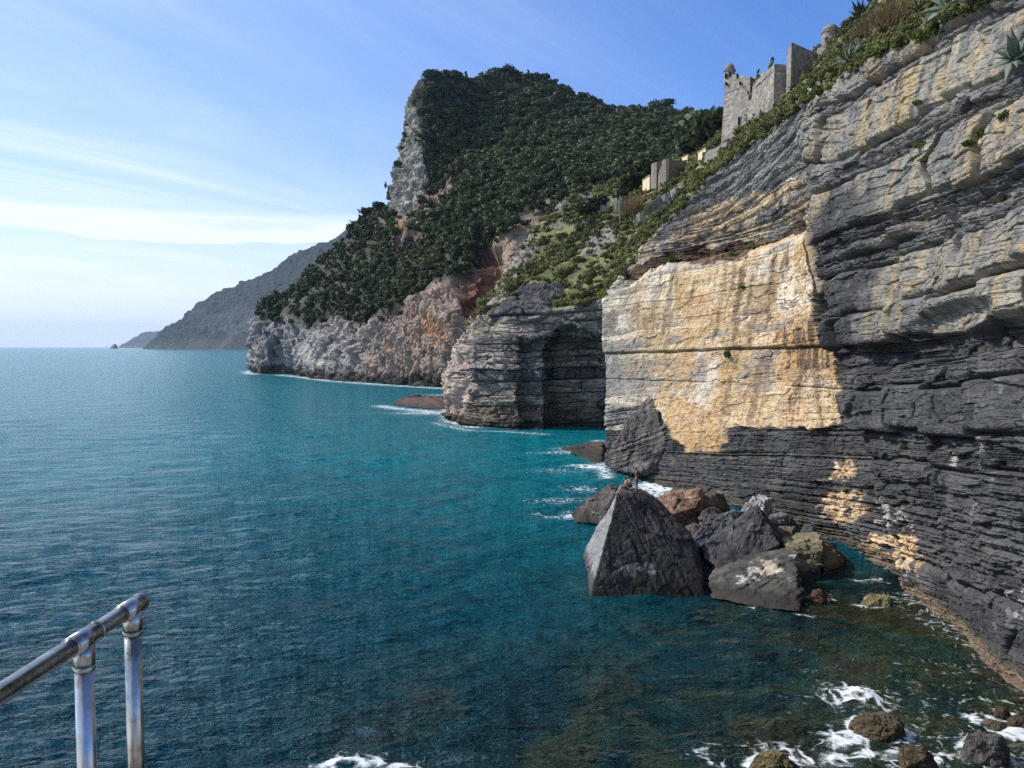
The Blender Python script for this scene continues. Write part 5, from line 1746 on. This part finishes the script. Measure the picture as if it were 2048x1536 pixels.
def skin_obj(name, pts, edges, rad, mat, parent, root=0, levels=1):
    me = bpy.data.meshes.new(name)
    me.from_pydata([tuple(p) for p in pts], edges, [])
    o = link(name, me, mat, parent)
    m = o.modifiers.new('skin', 'SKIN')
    sv = me.skin_vertices[0].data
    for i, r in enumerate(rad):
        rr = r if isinstance(r, tuple) else (r, r)
        sv[i].radius = rr; sv[i].use_root = (i == root)
    m.use_smooth_shade = True
    s = o.modifiers.new('sub', 'SUBSURF'); s.levels = levels; s.render_levels = levels
    return o


def skin_tone(name, c):
    return plain(name, c, .5, noise_scale=6, var=.12)


M_HAIR = plain('dark_hair', (.018, .013, .01), .5)


def person(label, loc, yaw, J, skin, shorts_mat, group='bathers on the pyramid boulder'):
    """J: joint positions in metres, x forward, y left, z up from the seat/feet point"""
    root = empty('person', tuple(loc))
    tag(root, label, 'person', group)
    c, s = math.cos(yaw), math.sin(yaw)
    T = lambda p: (loc[0] + p[0] * c - p[1] * s, loc[1] + p[0] * s + p[1] * c, loc[2] + p[2])
    J = {k: np.array(v, float) for k, v in J.items()}
    pts, rad, edges = [], [], []

    def add(p, r, prev=None):
        pts.append(T(p)); rad.append(r)
        if prev is not None:
            edges.append((prev, len(pts) - 1))
        return len(pts) - 1
    pel = add(J['pelvis'], (.115, .1))
    waist = add(J['pelvis'] * .55 + J['chest'] * .45, (.105, .085), pel)
    ch = add(J['chest'], (.125, .095), waist)
    up = add(J['chest'] * .35 + J['neck'] * .65, (.1, .075), ch)
    nk = add(J['neck'], .052, up)
    hd = J['head']; hv = hd - J['neck']; hv /= np.linalg.norm(hv)
    f = J['look'] / np.linalg.norm(J['look'])
    jaw = add(hd - hv * .075 + f * .012, .066, nk)
    mid = add(hd, (.08, .095), jaw)
    top = add(hd + hv * .075 - f * .01, .07, mid)
    nose = add(hd - hv * .012 + f * .112, .012, mid)
    for sd_ in (1, -1):
        sfx = 'l' if sd_ > 0 else 'r'
        sh = add(J['sh' + sfx], .054, up)
        el = add(J['el' + sfx], .039, sh)
        wr = add(J['wr' + sfx], .026, el)
        d = J['wr' + sfx] - J['el' + sfx]; d /= np.linalg.norm(d)
        d = d * .8 + np.array([.25, 0, -.25]); d /= np.linalg.norm(d)
        lat = np.cross(d, (0, 0, 1.0)); lat = lat / (np.linalg.norm(lat) + 1e-6)
        pal = add(J['wr' + sfx] + d * .055, (.036, .018), wr)
        for q in range(4):
            o_ = lat * (q - 1.5) * .019
            k1 = add(J['wr' + sfx] + d * .095 + o_, .0095, pal)
            L = (.034, .04, .037, .028)[q]
            k2 = add(J['wr' + sfx] + d * (.095 + L) + o_ * 1.1 - np.array([0, 0, .006]), .0085, k1)
            add(J['wr' + sfx] + d * (.095 + L * 1.65) + o_ * 1.1 - np.array([0, 0, .02]), .007, k2)
        t1 = add(J['wr' + sfx] + d * .05 + lat * .036 * sd_ * -1, .0105, pal)
        add(J['wr' + sfx] + d * .088 + lat * .05 * sd_ * -1, .0085, t1)
        hp = add(J['hp' + sfx], .088, pel)
        th = add(J['hp' + sfx] * .5 + J['kn' + sfx] * .5, .074, hp)
        kn = add(J['kn' + sfx], .054, th)
        cf = add(J['kn' + sfx] * .68 + J['an' + sfx] * .32, .053, kn)
        an = add(J['an' + sfx], .034, cf)
        fv = J['ft' + sfx] - J['an' + sfx]
        he = add(J['an' + sfx] - fv * .22 - np.array([0, 0, .03]), .03, an)
        ba = add(J['an' + sfx] + fv * .65, (.038, .024), an)
        add(J['ft' + sfx], (.034, .014), ba)
    skin_obj('body', pts, edges, rad, skin, root, levels=2)
    # hair cap, eyes, ears
    hc = Vector(T(hd + hv * .035 - f * .02))
    bm = bmesh.new()
    bmesh.ops.create_uvsphere(bm, u_segments=18, v_segments=12, radius=1.0)
    fw = Vector((f[0] * c - f[1] * s, f[0] * s + f[1] * c, f[2]))
    dl = [v for v in bm.verts if v.co.z < -.15 and Vector((v.co.x, v.co.y, 0)).dot(fw) > -.1]
    bmesh.ops.delete(bm, geom=dl, context='VERTS')
    for v in bm.verts:
        v.co = hc + Vector((v.co.x * .092, v.co.y * .092, v.co.z * .1)) + fw * (-.012 if v.co.z < 0 else 0)
    bm_obj('hair', bm, M_HAIR, root, True)
    # shorts follow pelvis and upper thighs
    sp, se, sr = [T(J['pelvis'] + np.array([0, 0, .07])), T(J['pelvis'])], [(0, 1)], [(.122, .108), (.13, .115)]
    for sfx in 'lr':
        a, b = J['hp' + sfx], J['kn' + sfx]
        i = len(sp)
        sp += [T(a), T(a * .5 + b * .5), T(a * .38 + b * .62)]
        sr += [.1, .09, .084]
        se += [(1, i), (i, i + 1), (i + 1, i + 2)]
    skin_obj('swim_shorts', sp, se, sr, shorts_mat, root, 1, levels=2)
    return root


M_SKIN1 = skin_tone('lighter_skin', (.46, .24, .15))  # lighter of the two skin tones
M_SKIN2 = skin_tone('tanned_skin', (.32, .15, .09))
M_SHORT_D = plain('dark_blue_shorts', (.02, .025, .06), .8, noise_scale=20)
M_SHORT_R = plain('red_shorts', (.42, .03, .05), .8, noise_scale=20)

# seated, legs let down the sunlit-coloured face on the left
q = on_rock(1256, 977)
Z0 = rock_z(q[0], q[1] + .15)
person('bather sitting on the boulder with legs stretched down to the left, in dark shorts', (q[0], q[1] + .15, Z0), math.radians(186),
       dict(pelvis=(0, 0, .1), chest=(.06, 0, .46), neck=(.12, 0, .63), head=(.17, 0, .76), look=(1, .1, -.25),
            shl=(.09, .19, .56), shr=(.09, -.19, .56), ell=(.25, .25, .36), elr=(-.04, -.27, .3), wrl=(.46, .16, .3), wrr=(-.1, -.3, .08),
            hpl=(.03, .1, .09), hpr=(.03, -.1, .09), knl=(.44, .14, .2), knr=(.47, -.1, .17), anl=(.66, .14, -.2), anr=(.72, -.09, -.24),
            ftl=(.84, .16, -.26), ftr=(.9, -.09, -.31)), M_SKIN1, M_SHORT_D)
q = on_rock(1266, 976)
Z0 = rock_z(q[0], q[1] + .55)
person('bather crouching between the seated and the standing one', (q[0] + .02, q[1] + .55, Z0), math.radians(200),
       dict(pelvis=(0, 0, .2), chest=(.1, 0, .56), neck=(.17, 0, .74), head=(.22, 0, .88), look=(1, -.2, -.1),
            shl=(.13, .19, .67), shr=(.13, -.19, .67), ell=(.3, .24, .48), elr=(.28, -.24, .46), wrl=(.42, .1, .42), wrr=(.42, -.1, .42),
            hpl=(.03, .1, .19), hpr=(.03, -.1, .19), knl=(.38, .16, .42), knr=(.4, -.14, .4), anl=(.22, .16, .05), anr=(.25, -.14, .05),
            ftl=(.42, .17, .02), ftr=(.45, -.15, .02)), M_SKIN2, M_SHORT_D)
q = on_rock(1273, 981)
Z0 = rock_z(q[0], q[1] + .1)
person('bather standing in red shorts on the boulder, back half turned', (q[0], q[1] + .1, Z0), math.radians(150),
       dict(pelvis=(0, 0, .92), chest=(.02, 0, 1.27), neck=(.04, 0, 1.47), head=(.09, 0, 1.6), look=(1, .2, -.3),
            shl=(.02, .2, 1.4), shr=(.02, -.2, 1.4), ell=(-.02, .26, 1.12), elr=(.02, -.26, 1.12), wrl=(.08, .27, .9), wrr=(.12, -.25, .9),
            hpl=(0, .1, .9), hpr=(0, -.1, .9), knl=(.04, .11, .5), knr=(.02, -.11, .5), anl=(0, .12, .08), anr=(-.02, -.12, .08),
            ftl=(.17, .15, .03), ftr=(.15, -.15, .03)), M_SKIN2, M_SHORT_R)
# ================================================================== sea
def build_sea():
    # polar sheet: fine in the bay in front of the terrace, out to the horizon
    ang = np.concatenate([np.linspace(-70, -36, 30)[:-1], np.linspace(-36, 36, 560), np.linspace(36, 75, 36)[1:]])
    ang = np.radians(ang)
    pyr = np.concatenate([np.linspace(2900, 1540, 60)[:-1], np.linspace(1540, 720, 380)[:-1], np.linspace(720, 695.3, 26)])
    dist = CAM[2] / ((pyr - HOR) / FPX)
    dist = np.append(dist, [22000.0])
    A, D = np.meshgrid(ang, dist)
    x = D * np.tan(np.clip(A, -1.2, 1.2)) * 1.0
    y = D.copy()
    cell = np.gradient(dist)[:, None]
    z = np.zeros_like(x)
    r = np.random.default_rng(5)
    Pn = np.stack([x, y, z], -1)
    Pr = np.stack([.777 * x + .629 * y, -.629 * x + .777 * y, z + 4.7], -1)     # turned so that no noise grid lines up with the shore
    g1 = .65 + .7 * fbm(Pr, .05, 3, seed=90)
    gx = np.zeros_like(x)
    for k in range(46):
        L = .55 * (11 / .55) ** (k / 45.0)
        a = math.radians(-62) + r.normal(0, .42)
        kx, ky = math.cos(a) * 2 * math.pi / L, math.sin(a) * 2 * math.pi / L
        ph = kx * x + ky * y + r.random() * 6.28 + 1.6 * vnoise(Pr * (.35 / L) + k)
        fade = np.clip((L / np.abs(cell) - 2.5) / 2.0, 0, 1)
        am = .0115 * L ** .62 * fade * np.clip(g1 + .5 * vnoise(Pr * .11 + 3.3 * k), .1, 2)
        z += am * (1 - 2 * np.abs(np.sin(ph / 2)) ** 1.3)
    z *= .8
    # ---- seabed depth seen through the water near the shore (0 deep .. 1 shallow)
    px, py = proj(Pn)
    nz = fbm(Pr, .09, 4, seed=91)
    dist_wall = 24.5 - x + 3.5 * nz
    sh = sst(27, 3, dist_wall) * sst(64, 46, y + 4 * nz) * (x > -8)
    sh = np.maximum(sh, sst(20, 4, np.hypot((x - 9.0) * .8, (y - 27) * 1.0)) * .75)
    sh = np.clip(sh, 0, 1)
    # ---- foam
    foam = np.zeros_like(x)
    web = np.zeros_like(x)

    def seg(pts, width, amt, side=1.0):
        """streaky foam along a run of shore points given in survey coordinates"""
        nonlocal foam
        Q = [W(a, b)[:2] for a, b in pts]
        best = np.full(x.shape, 1e9)
        for (x1, y1), (x2, y2) in zip(Q[:-1], Q[1:]):
            dx, dy = x2 - x1, y2 - y1
            t = np.clip(((x - x1) * dx + (y - y1) * dy) / (dx * dx + dy * dy + 1e-9), 0, 1)
            best = np.minimum(best, np.hypot(x - x1 - t * dx, y - y1 - t * dy))
        foam = np.maximum(foam, amt * np.exp(-(best / width) ** 1.4))

    def blob(a, b, rx, ry, amt, rot=0.0):
        nonlocal foam
        q = W(a, b)
        c, s = math.cos(rot), math.sin(rot)
        X = (x - q[0]) * c + (y - q[1]) * s; Y = -(x - q[0]) * s + (y - q[1]) * c
        foam = np.maximum(foam, amt * np.exp(-((X / rx) ** 2 + (Y / ry) ** 2)))
    seg([(494, 742), (500, 748), (560, 750), (600, 754), (660, 762), (715, 766), (770, 770), (840, 774), (890, 777)], 5.5, .95)
    blob(497, 741, 4, 5, 1.1)
    seg([(760, 812), (800, 818), (850, 822), (893, 828)], 3.6, .95)
    seg([(890, 800), (905, 843), (950, 854)], 3.0, 1.0)
    seg([(870, 846), (930, 860), (1010, 863), (1090, 868)], 1.8, .75)
    blob(860, 826, 12, 7, .8); blob(740, 812, 14, 2.4, .5); blob(700, 828, 16, 1.6, .42); blob(880, 790, 8, 8, .7)
    blob(1160, 895, 4.5, 3.2, 1.0, .4); blob(1120, 905, 5, 2.0, .7); blob(1180, 932, 4.0, 2.2, 1.0); blob(1110, 940, 4, 2, .55)
    seg([(1195, 880), (1205, 935), (1215, 955)], 1.3, .9)
    blob(1310, 972, 2.8, 4.5, 1.25); blob(1330, 990, 2.2, 2.2, 1.0)
    blob(1150, 1028, 1.3, 2.2, 1.1); blob(1120, 1000, 4, 2.4, .6); blob(1110, 1028, 3.4, 1.6, .55); blob(1160, 975, 3, 2, .6)
    # near splashes
    blob(1722, 1392, 1.5, 1.15, 1.1, -.5); blob(1690, 1400, 1.6, .8, .8, -.3); blob(1640, 1398, 2.2, .32, .55, -.25)
    blob(1700, 1470, 1.35, .9, 1.1, .2); blob(1722, 1500, .7, .5, 1.2); blob(1770, 1468, 1.5, .5, .8, -.3)
    blob(1620, 1500, 2.6, .45, .95, -.2); blob(1660, 1510, 1.6, .5, .95); blob(1570, 1490, 1.5, .35, .6, -.3)
    blob(1960, 1440, 1.0, .8, 1.0); blob(2030, 1460, 1.4, .8, 1.15); blob(1975, 1400, 1.8, .25, .7, -.3); blob(1930, 1480, 2.0, .7, .6)
    blob(1880, 1505, 1.8, .35, .75, -.5); blob(2040, 1530, 1.5, .8, .8); blob(1790, 1520, 1.4, .5, .6, -.5)
    blob(1410, 1495, .9, .5, .62, .6); blob(1430, 1515, .8, .4, .7); blob(1880, 1330, 4, 2.0, .32)
    seg([(640, 1532), (680, 1515), (740, 1512), (790, 1520), (820, 1530)], .55, 1.0); blob(660, 1530, .8, .5, .95)
    seg([(1720, 1160), (1760, 1158)], .5, .75); seg([(1715, 1205), (1745, 1212)], .45, .8); seg([(1590, 1225), (1630, 1228)], .3, .6)
    seg([(1440, 1190), (1500, 1212), (1600, 1222), (1625, 1190), (1660, 1180)], .35, .5)
    seg([(1838, 1182), (1900, 1235), (1935, 1272), (2048, 1372)], .35, .28)
    for a0, a1, b0, k_ in ((1712, 1842, 1478, .75), (1795, 1905, 1530, .75), (1940, 2042, 1520, .8), (1505, 1616, 1540, .8), (1988, 2036, 1436, .7), (1968, 2030, 1456, .7), (1735, 1800, 1212, .5), (1620, 1668, 1200, .5), (2020, 2075, 1450, .7)):
        q = W(.5 * (a0 + a1), b0); wv = (a1 - a0) / FPX * q[1]
        dd_ = np.hypot((x - q[0]) / (.5 * wv), (y - q[1] - .35 * wv) / (.42 * wv))
        foam = np.maximum(foam, k_ * np.exp(-(np.maximum(dd_ - 1, 0) * wv / .55) ** 1.3))
    near_shore = sst(3.2, .2, 24.3 - x + 1.0 * nz) * (y < 50) * .45
    foam = np.maximum(foam, near_shore)
    foam = np.maximum(foam, .30 * sst(47, 30, y) * sst(9, 17, x) * np.clip(.6 + 1.2 * nz, 0, 1))
    foam = np.clip(foam, 0, 1.35)
    # churned water stands a little higher
    z += .16 * np.clip(foam - .75, 0, 1) * (1 + .8 * fbm(Pr, 2.2, 4, seed=93)) * (y < 60)
    blowup = np.exp(-(((x - W(1722, 1392)[0]) / .9) ** 2 + ((y - W(1722, 1392)[1]) / .7) ** 2))
    z += .35 * blowup * (1 + .7 * fbm(Pr, 3.0, 4, seed=94))
    Pn[..., 2] = z
    me = mesh_np('sea', Pn, grid_quads(*x.shape, flip=False), smooth=True, attrs={'shallow': sh, 'foam': foam})
    n = NT('sea_water')
    co = n.coords()
    att = lambda k: n.n('ShaderNodeAttribute', attribute_name=k).outputs['Fac']
    # distance-free ripples at three scales, stretched along the crests
    mp = n.n('ShaderNodeMapping', {'Vector': co, 'Rotation': (0, 0, math.radians(28)), 'Scale': (1.0, 2.3, 1.0)}).outputs[0]
    r0 = n.noise(.06, 4, mp, .6)
    r1 = n.noise(.22, 5, mp, .62)
    r2 = n.noise(.9, 4, mp, .6)
    r3 = n.noise(3.4, 3, mp, .6)
    hh = n.math('ADD', n.math('ADD', n.math('MULTIPLY', r0, 5.0), n.math('MULTIPLY', r1, 2.1)), n.math('ADD', n.math('MULTIPLY', r2, .62), n.math('MULTIPLY', r3, .24)))
    bmp = n.n('ShaderNodeBump', {'Strength': 1.0, 'Distance': 0.75, 'Height': hh}).outputs[0]
    big = n.noise(.012, 3, co, .5)
    body = n.mixc(big, rgb(.0, .155, .205), rgb(.0, .205, .245))
    # body colour darker towards the near shore
    yy = n.n('ShaderNodeSeparateXYZ', {0: co}).outputs[1]
    nb_ = n.n('ShaderNodeMapRange', {0: n.math('ADD', yy, n.math('MULTIPLY', n.math('SUBTRACT', big, .5), 50)), 1: 18, 2: 120}, interpolation_type='SMOOTHSTEP').outputs[0]
    body = n.mixc(nb_, rgb(.0, .036, .052), body)
    # sea grass and sand below show as brown and green patches
    bedn = n.noise(.16, 5, co, .6, 1.2)
    bed = n.ramp(bedn, [(.34, (.008, .018, .02)), (.46, (.012, .045, .042)), (.55, (.06, .075, .022)), (.63, (.065, .045, .018)), (.74, (.02, .085, .07))])
    s_ = att('shallow')
    body = n.mixc(n.math('MULTIPLY', s_, .85), body, bed)
    water = n.n('ShaderNodeBsdfPrincipled', {'Base Color': body, 'Roughness': n.math('ADD', .06, n.math('MULTIPLY', nb_, .08)), 'IOR': 1.33, 'Specular IOR Level': n.math('SUBTRACT', .27, n.math('MULTIPLY', nb_, .06)), 'Normal': bmp})
    trans = n.n('ShaderNodeBsdfTransparent', {'Color': rgb(.55, .72, .66)})
    fres = n.n('ShaderNodeFresnel', {'IOR': 1.33, 'Normal': bmp}).outputs[0]
    gl = n.n('ShaderNodeBsdfGlossy', {'Roughness': .07, 'Normal': bmp})
    clear = n.n('ShaderNodeMixShader', {0: fres, 1: trans.outputs[0], 2: gl.outputs[0]}).outputs[0]
    wsh = n.n('ShaderNodeMixShader', {0: n.math('MULTIPLY', s_, .62), 1: water.outputs[0], 2: clear}).outputs[0]
    # lace of foam
    wv = n.noise(.8, 3, co, .5)
    wp = n.n('ShaderNodeVectorMath', {0: co, 1: n.n('ShaderNodeCombineXYZ', {0: n.math('MULTIPLY', wv, 1.6), 1: n.math('MULTIPLY', r2, 1.2)}).outputs[0]}, operation='ADD').outputs[0]
    vo = n.n('ShaderNodeTexVoronoi', {'Vector': wp, 'Scale': 1.25}, feature='DISTANCE_TO_EDGE').outputs['Distance']
    lace = n.math('SUBTRACT', 1.0, n.math('MULTIPLY', vo, 2.6), clamp=True)
    fn = n.noise(2.6, 5, wp, .7)
    fv = n.math('ADD', n.math('MULTIPLY', att('foam'), .72), n.math('ADD', n.math('MULTIPLY', n.math('SUBTRACT', lace, .5), .7), n.math('MULTIPLY', n.math('SUBTRACT', fn, .5), 1.5)))
    fm = n.n('ShaderNodeMapRange', {0: fv, 1: .5, 2: 1.0}, interpolation_type='SMOOTHSTEP').outputs[0]
    fm = n.math('MULTIPLY', fm, n.math('GREATER_THAN', att('foam'), .06))
    fleck = n.math('MULTIPLY', n.n('ShaderNodeMapRange', {0: n.noise(.55, 3, mp, .6), 1: .755, 2: .80}).outputs[0], n.n('ShaderNodeMapRange', {0: r0, 1: .48, 2: .6}).outputs[0])
    fm = n.math('MAXIMUM', fm, n.math('MULTIPLY', fleck, .7))
    fo = n.n('ShaderNodeBsdfDiffuse', {'Color': rgb(.74, .78, .79)})
    sh_ = n.n('ShaderNodeMixShader', {0: fm, 1: wsh, 2: fo.outputs[0]}).outputs[0]
    o = link('sea', me, n.done(sh_))
    tag(o, 'rippled turquoise sea, dark and clear towards the near shore', 'sea', kind='structure')
    # seabed
    X, Y = np.meshgrid(np.linspace(-60, 60, 300), np.linspace(8, 130, 300))
    B = np.stack([X, Y, 0 * X], -1)
    nb = fbm(B, .12, 5, seed=95)
    dep = 1.0 + np.clip(24 - X, 0, 40) * .17 + np.clip(Y - 40, 0, 60) * .03
    B[..., 2] = -dep + 1.1 * nb * sst(30, 0, 24 - X) + .6 * np.abs(fbm(B, .5, 4, seed=96))
    al = mix((.04, .08, .05), (.22, .22, .08), np.clip(.5 + 1.1 * fbm(B, .25, 4, seed=97), 0, 1))
    al = mix(al, (.12, .07, .03), sst(.1, .4, fbm(B, .4, 4, seed=98)))
    al = mix(al, (.01, .03, .035), sst(2.5, 6.5, dep))
    me = mesh_np('seabed', B, grid_quads(*X.shape), smooth=True, attrs={'alb': al})
    tag(link('seabed', me, M_ROCK), 'weedy rocky seabed under the clear shallows', 'seabed', kind='structure')


build_sea()

# ================================================================== sky, sun, camera
SUN_AZ = math.radians(14)        # ahead of square-left
SUN_EL = math.radians(41)
sdir = Vector((-math.cos(SUN_EL) * math.cos(SUN_AZ), math.cos(SUN_EL) * math.sin(SUN_AZ), math.sin(SUN_EL)))


def build_world():
    w = bpy.data.worlds.new('World')
    SC.world = w
    w.use_nodes = True
    t = w.node_tree
    t.nodes.clear()
    N = t.nodes.new; L = t.links.new

    def mth(op, a, b=0.0, clamp=False):
        nd = N('ShaderNodeMath'); nd.operation = op; nd.use_clamp = clamp
        for k, v in ((0, a), (1, b)):
            if isinstance(v, bpy.types.NodeSocket): L(v, nd.inputs[k])
            else: nd.inputs[k].default_value = v
        return nd.outputs[0]

    def rng(v, a, b, c=0.0, d=1.0):
        nd = N('ShaderNodeMapRange'); nd.interpolation_type = 'SMOOTHSTEP'
        L(v, nd.inputs[0])
        for k, q in zip((1, 2, 3, 4), (a, b, c, d)): nd.inputs[k].default_value = q
        return nd.outputs[0]
    out = N('ShaderNodeOutputWorld')
    bg = N('ShaderNodeBackground')
    sky = N('ShaderNodeTexSky'); sky.sky_type = 'NISHITA'; sky.sun_disc = False
    sky.sun_elevation = SUN_EL
    sky.sun_rotation = math.atan2(sdir.x, sdir.y)
    sky.air_density = 1.0; sky.dust_density = .6; sky.ozone_density = 2.2; sky.altitude = 20
    co = N('ShaderNodeTexCoord').outputs['Generated']
    sep = N('ShaderNodeSeparateXYZ'); L(co, sep.inputs[0])
    x, y, z = sep.outputs
    el = mth('ARCSINE', z)
    az = mth('ARCTAN2', x, y)
    # high cirrus: project on a flat layer so that the streaks fan out
    zz = mth('ADD', mth('MAXIMUM', z, 0.0), .06)
    u = mth('DIVIDE', x, zz); v = mth('DIVIDE', y, zz)
    cb = N('ShaderNodeCombineXYZ'); L(u, cb.inputs[0]); L(v, cb.inputs[1])
    mr = N('ShaderNodeMapping'); L(cb.outputs[0], mr.inputs[0]); mr.inputs['Rotation'].default_value = (0, 0, math.radians(-52))
    mp = N('ShaderNodeMapping'); L(mr.outputs[0], mp.inputs[0]); mp.inputs['Scale'].default_value = (.2, .62, 1)
    n1 = N('ShaderNodeTexNoise'); L(mp.outputs[0], n1.inputs['Vector'])
    for k, q in (('Scale', 1.1), ('Detail', 9), ('Roughness', .62), ('Distortion', 1.1)): n1.inputs[k].default_value = q
    n2 = N('ShaderNodeTexNoise'); L(cb.outputs[0], n2.inputs['Vector'])
    for k, q in (('Scale', .33), ('Detail', 3), ('Roughness', .5)): n2.inputs[k].default_value = q
    left = rng(az, .38, -.55)              # thicker towards the sun
    cir = mth('MULTIPLY', rng(n1.outputs[0], .34, .78), rng(n2.outputs[0], .25, .6))
    cir = mth('ADD', mth('MULTIPLY', cir, mth('ADD', mth('MULTIPLY', left, .52), .12)), mth('MULTIPLY', left, .2), clamp=True)
    # low banks near the horizon
    cb2 = N('ShaderNodeCombineXYZ'); L(mth('MULTIPLY', az, 3.0), cb2.inputs[0]); L(mth('MULTIPLY', el, 22.0), cb2.inputs[1])
    n3 = N('ShaderNodeTexNoise'); L(cb2.outputs[0], n3.inputs['Vector'])
    for k, q in (('Scale', 1.3), ('Detail', 9), ('Roughness', .6), ('Distortion', .25)): n3.inputs[k].default_value = q
    wob = mth('MULTIPLY', mth('SUBTRACT', n3.outputs[0], .5), .055)
    e2 = mth('ADD', el, wob)
    bank = mth('MULTIPLY', rng(e2, .118, .132), rng(e2, .166, .148))
    bank = mth('MULTIPLY', bank, mth('ADD', .42, mth('MULTIPLY', rng(n3.outputs[0], .35, .65), .5)))
    bank = mth('MULTIPLY', bank, rng(az, .45, -.1))
    bank2 = mth('MULTIPLY', mth('MULTIPLY', rng(e2, .045, .055), rng(e2, .085, .07)), mth('MULTIPLY', rng(n3.outputs[0], .38, .62), .4))
    veil = rng(el, .36, .02)
    cl = mth('MAXIMUM', cir, mth('MAXIMUM', bank, bank2))
    cl = mth('ADD', cl, mth('MULTIPLY', mth('MULTIPLY', veil, veil), mth('ADD', .42, mth('MULTIPLY', left, .3))), clamp=True)
    mx = N('ShaderNodeMix'); mx.data_type = 'RGBA'
    L(cl, mx.inputs[0])
    tint = N('ShaderNodeMix'); tint.data_type = 'RGBA'; tint.blend_type = 'MULTIPLY'; tint.inputs[0].default_value = 1
    L(sky.outputs[0], tint.inputs[6]); tint.inputs[7].default_value = (.52, .84, 1.35, 1)
    L(tint.outputs[2], mx.inputs[6]); mx.inputs[7].default_value = (7.0, 7.7, 8.4, 1)
    L(mx.outputs[2], bg.inputs[0])
    bg.inputs[1].default_value = SKY_STRENGTH
    L(bg.outputs[0], out.inputs[0])


SKY_STRENGTH = 0.128
build_world()
ld = bpy.data.lights.new('sun', 'SUN')
ld.energy = 4.5; ld.angle = math.radians(.5); ld.color = (1.0, .92, .79)
lo = bpy.data.objects.new('sun', ld); COL.objects.link(lo)
lo.rotation_euler = sdir.to_track_quat('Z', 'Y').to_euler()
lo.location = sdir * 300

cam = bpy.data.cameras.new('camera')
co_ = bpy.data.objects.new('camera', cam); COL.objects.link(co_)
cam.sensor_width = 36.0; cam.lens = 36.0 * FPX / 2048
cam.clip_start = .05; cam.clip_end = 60000
co_.location = CAM
co_.rotation_euler = (math.radians(90) - TH, 0, 0)
SC.camera = co_


def build_haze():
    bm = bmesh.new()
    lo_, hi = (-16000, -150, -14), (16000, 21500, 620)
    bmesh.ops.create_cube(bm, size=1.0)
    for v in bm.verts:
        for k in range(3):
            v.co[k] = lo_[k] if v.co[k] < 0 else hi[k]
    me = bpy.data.meshes.new('haze'); bm.to_mesh(me); bm.free()
    m = bpy.data.materials.new('sea_air'); m.use_nodes = True
    t = m.node_tree; t.nodes.clear()
    o_ = t.nodes.new('ShaderNodeOutputMaterial'); v_ = t.nodes.new('ShaderNodeVolumePrincipled')
    v_.inputs['Color'].default_value = (.58, .77, 1.0, 1); v_.inputs['Density'].default_value = HAZE
    v_.inputs['Anisotropy'].default_value = .3
    t.links.new(v_.outputs[0], o_.inputs['Volume'])
    tag(link('haze', me, m), 'thin blue sea haze', 'haze', kind='stuff')


HAZE = 0.42e-4
build_haze()
SC.view_settings.view_transform = 'Standard'
SC.view_settings.look = 'None'
SC.view_settings.exposure = 0.2
SC.view_settings.gamma = 1.0
SC.view_settings.use_curve_mapping = False
SC.cycles.max_bounces = 6
SC.cycles.transparent_max_bounces = 8
SC.cycles.volume_bounces = 0
SC.cycles.use_denoising = False
SC.cycles.sample_clamp_direct = 1.6
SC.cycles.sample_clamp_indirect = 1.5
